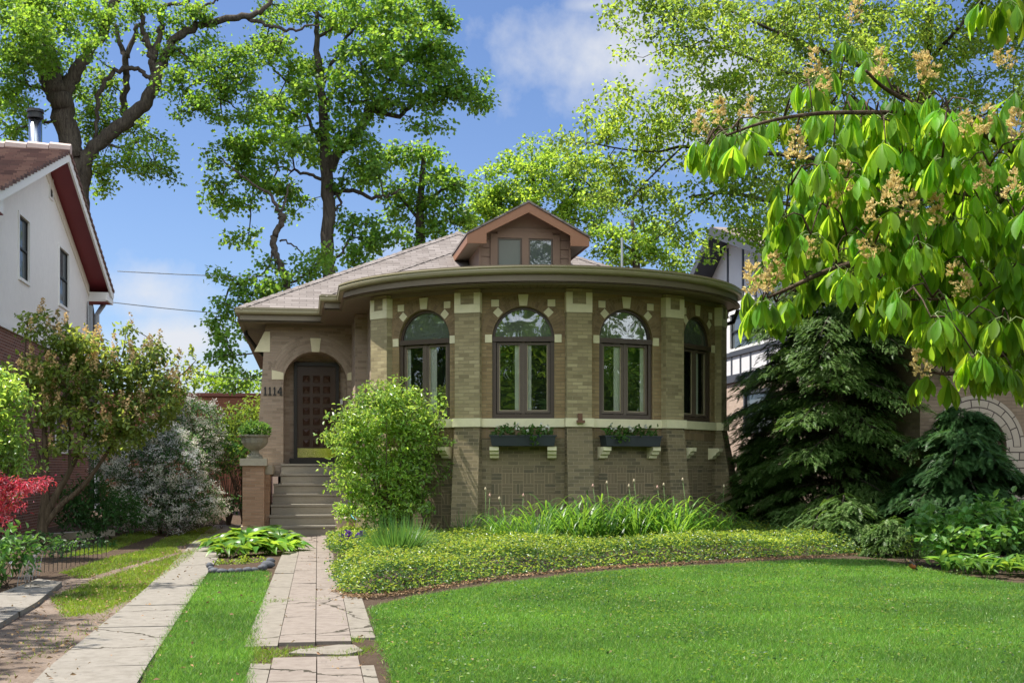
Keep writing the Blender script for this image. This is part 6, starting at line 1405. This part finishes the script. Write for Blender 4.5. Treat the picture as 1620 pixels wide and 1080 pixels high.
hc = np.array([P(544, 806, 26.2), P(556, 803, 26.3), P(549, 802, 26.4), P(552, 811, 26.2)]); p = np.repeat(hc, 40, 0)+rnd(160)*np.array([.055, .05, .035]); scatter('blossom', OVAL, p, rnd(160), rnd(160), .045, .035, LM['blue'], pf_)
b = MB(); hp = [P(*q) for q in ((559, 800, 26.0), (556, 812, 25.9), (560, 820, 25.8), (570, 822, 25.6), (578, 826, 25.4), (582, 834, 25.2), (574, 838, 25.1), (566, 832, 25.3), (572, 826, 25.5), (584, 830, 25.4), (592, 842, 25.2))]
pp = smooth_path([np.array([*q, 0]) for q in hp], 6); b.tube([q[:3] for q in pp], .016, 7); o = b.build('garden_hose', M['hose'], None, True); tag(o, 'blue garden hose looping out between the cream pot and round shrub', 'hose')
c = P(772, 874, 18.3); b = MB(); b.tube([c+Vector((-.12, .02, .0)), c+Vector((-.03, 0, .02)), c+Vector((.06, .01, .015)), c+Vector((.13, -.01, -.01))], [.02, .035, .03, .012], 7); b.tube([c+Vector((-.02, 0, .02)), c+Vector((-.08, -.02, .06))], [.015, .006], 5); o = b.build('driftwood', M['wood'], None, True); tag(o, 'weathered piece of wood lying on the ground cover', 'driftwood')
# wire edging by the driveway bed
b = MB()
hoops = [(G(27+5.5*i, 928-4*i), G(40+5.5*i, 925-4*i)) for i in range(5)]+[(G(70+7*i, 905-2.0*i), G(84+7*i, 904-2.0*i)) for i in range(13)]
for i, (a, c) in enumerate(hoops):
    h_ = .36; lean = Vector((.1, 0, 0)) if i < 5 else Vector((.02, 0, 0)); pts = [a.lerp(c, .5-.5*math.cos(math.pi*t/10))+Vector((0, 0, h_*math.sin(math.pi*t/10)**.45))+lean*math.sin(math.pi*t/10) for t in range(11)]; b.tube(pts, .005, 4)
    b.tube([a+Vector((0, 0, .12))+lean*.3, c+Vector((0, 0, .12))+lean*.3], .004, 4)
    if i == 4:
        o = b.build('wire_edging', M['grey_metal']); tag(o, 'short pale wire hoop fence leaning over at the lower left bed', 'fence', 'wire edging fences'); b = MB()
o = b.build('wire_edging', M['black']); tag(o, 'long dark wire hoop fence along the cranesbill bed by the driveway', 'fence', 'wire edging fences')

c = G(18, 912); b = MB(); b.box(c.x-.004, c.x+.004, c.y-.003, c.y+.003, 0, .2); b.hexa([(c.x-.045, c.y-.012, .19), (c.x+.04, c.y-.02, .17), (c.x+.04, c.y-.012, .17), (c.x-.045, c.y-.004, .19), (c.x-.045, c.y+.02, .27), (c.x+.045, c.y+.015, .25), (c.x+.045, c.y+.023, .25), (c.x-.045, c.y+.028, .27)]); o = b.build('plant_marker', M['white']); tag(o, 'small white plant marker in the bed at the left edge', 'plant marker')
# limestone curb behind the lilac
a, c = G(20, 858), G(175, 846); b = MB(); d = (c-a).normalized(); nn_ = Vector((-d.y, d.x, 0))*.12; q = [a-nn_, c-nn_, c+nn_, a+nn_]; b.prism([p+Vector((0, 0, .13)) for p in q], [p-Vector((0, 0, .05)) for p in q]); o = b.build('bed_kerb', M['cap'], None, False, .015); tag(o, 'low stone kerb behind the cranesbill at the foot of the lilac', 'kerb')
# robin on the lawn
c = G(1444, 904); b = MB(); ax = Vector((-.8, -.35, .5)).normalized()
prof = [(-.13, .004), (-.11, .013), (-.075, .014), (-.055, .024), (-.03, .037), (.0, .043), (.03, .04), (.052, .029), (.064, .026), (.08, .027), (.095, .022), (.106, .011), (.118, .005), (.132, .001)]
pth = [c+Vector((0, 0, .085))+ax*s+Vector((0, 0, (.02 if s > .05 else 0))) for s, r in prof]; b.tube(pth, [r for s, r in prof], 12)
nq = len(b.f)
for i in range(nq):
    f = b.f[i]; m = sum((b.v[k] for k in f), Vector())/len(f); s = (m-c-Vector((0, 0, .085))).dot(ax); low_ = (m-c-Vector((0, 0, .085))-ax*s)
    b.m[i] = 1 if (-.03 < s < .062 and low_.z < .008) else (2 if s > .112 else 0)
for sx in (-.014, .014):
    k0 = c+Vector((.01+sx, sx*.4, .06)); b.tube([k0, k0+Vector((.008, .004, -.03)), k0+Vector((0, 0, -.058)), k0+Vector((-.03, -.012, -.06))], [.005, .003, .0025, .002], 5, 2)
o = b.build('robin', [plain('robin_back', (.06, .052, .045), .8, .25, 40), plain('robin_breast', (.38, .12, .04), .8, .2, 40), M['brass'] if False else plain('robin_beak', (.3, .2, .06), .5, .1, 20)], None, True); tag(o, 'small robin with an orange breast standing on the lawn near its right edge', 'bird')

# --- side yard ash beyond the left of the view, and the trees across the street
c = Vector((-8.2, 14.5, 0)); tr = [[np.array([c.x, c.y, 0, .2]), np.array([c.x+.1, c.y, 2.5, .17]), np.array([c.x+.2, c.y+.1, 5, .13]), np.array([c.x+.5, c.y, 7.5, .07]), np.array([c.x+.6, c.y, 9.5, .03])], [np.array([c.x+.15, c.y, 3.6, .1]), np.array([c.x+1, c.y-2, 5.6, .07]), np.array([c.x+1.8, c.y-4, 6.6, .03])], [np.array([c.x+.2, c.y, 4.2, .1]), np.array([c.x+1.2, c.y+3, 6.2, .07]), np.array([c.x+1.8, c.y+6.5, 7.4, .03])]]
def wb(x, y, z, r):                         # the same blob notation from a place in the yard
    Zc = x*S_+y*C_; Xc = x*C_-y*S_; return (810+2000*Xc/Zc, 740-2000*(z-EYE)/Zc, Zc, r*2000/Zc, r*.8*2000/Zc)
plant('ash_tree', 'side yard ash whose crown throws leaf shade over the driveway', 'tree', c, tr, [wb(-6.1, 10.6, 6.6, 1.0), wb(-6.8, 12.5, 8.0, 1.3), wb(-8, 14.5, 9, 1.8), wb(-6.3, 17.6, 7.2, 1.3), wb(-9.5, 17, 8, 1.6), wb(-9.5, 12, 7.4, 1.6)], 'maple', .12, 4.2, 22, .22, MAPLE, .9, None, 0, 'bark', .012, .3, .2)
n = 60000; gxx = rng.uniform(-45, 60, n); bh = 12.5+3.2*np.sin(gxx*.31+1)+2.2*np.sin(gxx*.83); zz = rng.random(n)**.8*bh+.2; lx = rng.random(n) < .3; gyy = np.where(lx, rng.uniform(-26, 24, n), -26.)+rng.normal(size=n)*2.2; gxx = np.where(lx, -31+rng.normal(size=n)*2.2, gxx)
tag(scatter('treeline', MAPLE, np.column_stack([gxx, gyy, zz]), rnd(n), rnd(n)+np.array([0, 0, .8]), rng.uniform(.5, .95, n), rng.uniform(.45, .8, n), LM['maple']), 'line of street trees across the road, mirrored in the bay windows', 'trees', kind='stuff')
for o in bpy.data.objects: o.select_set(False)
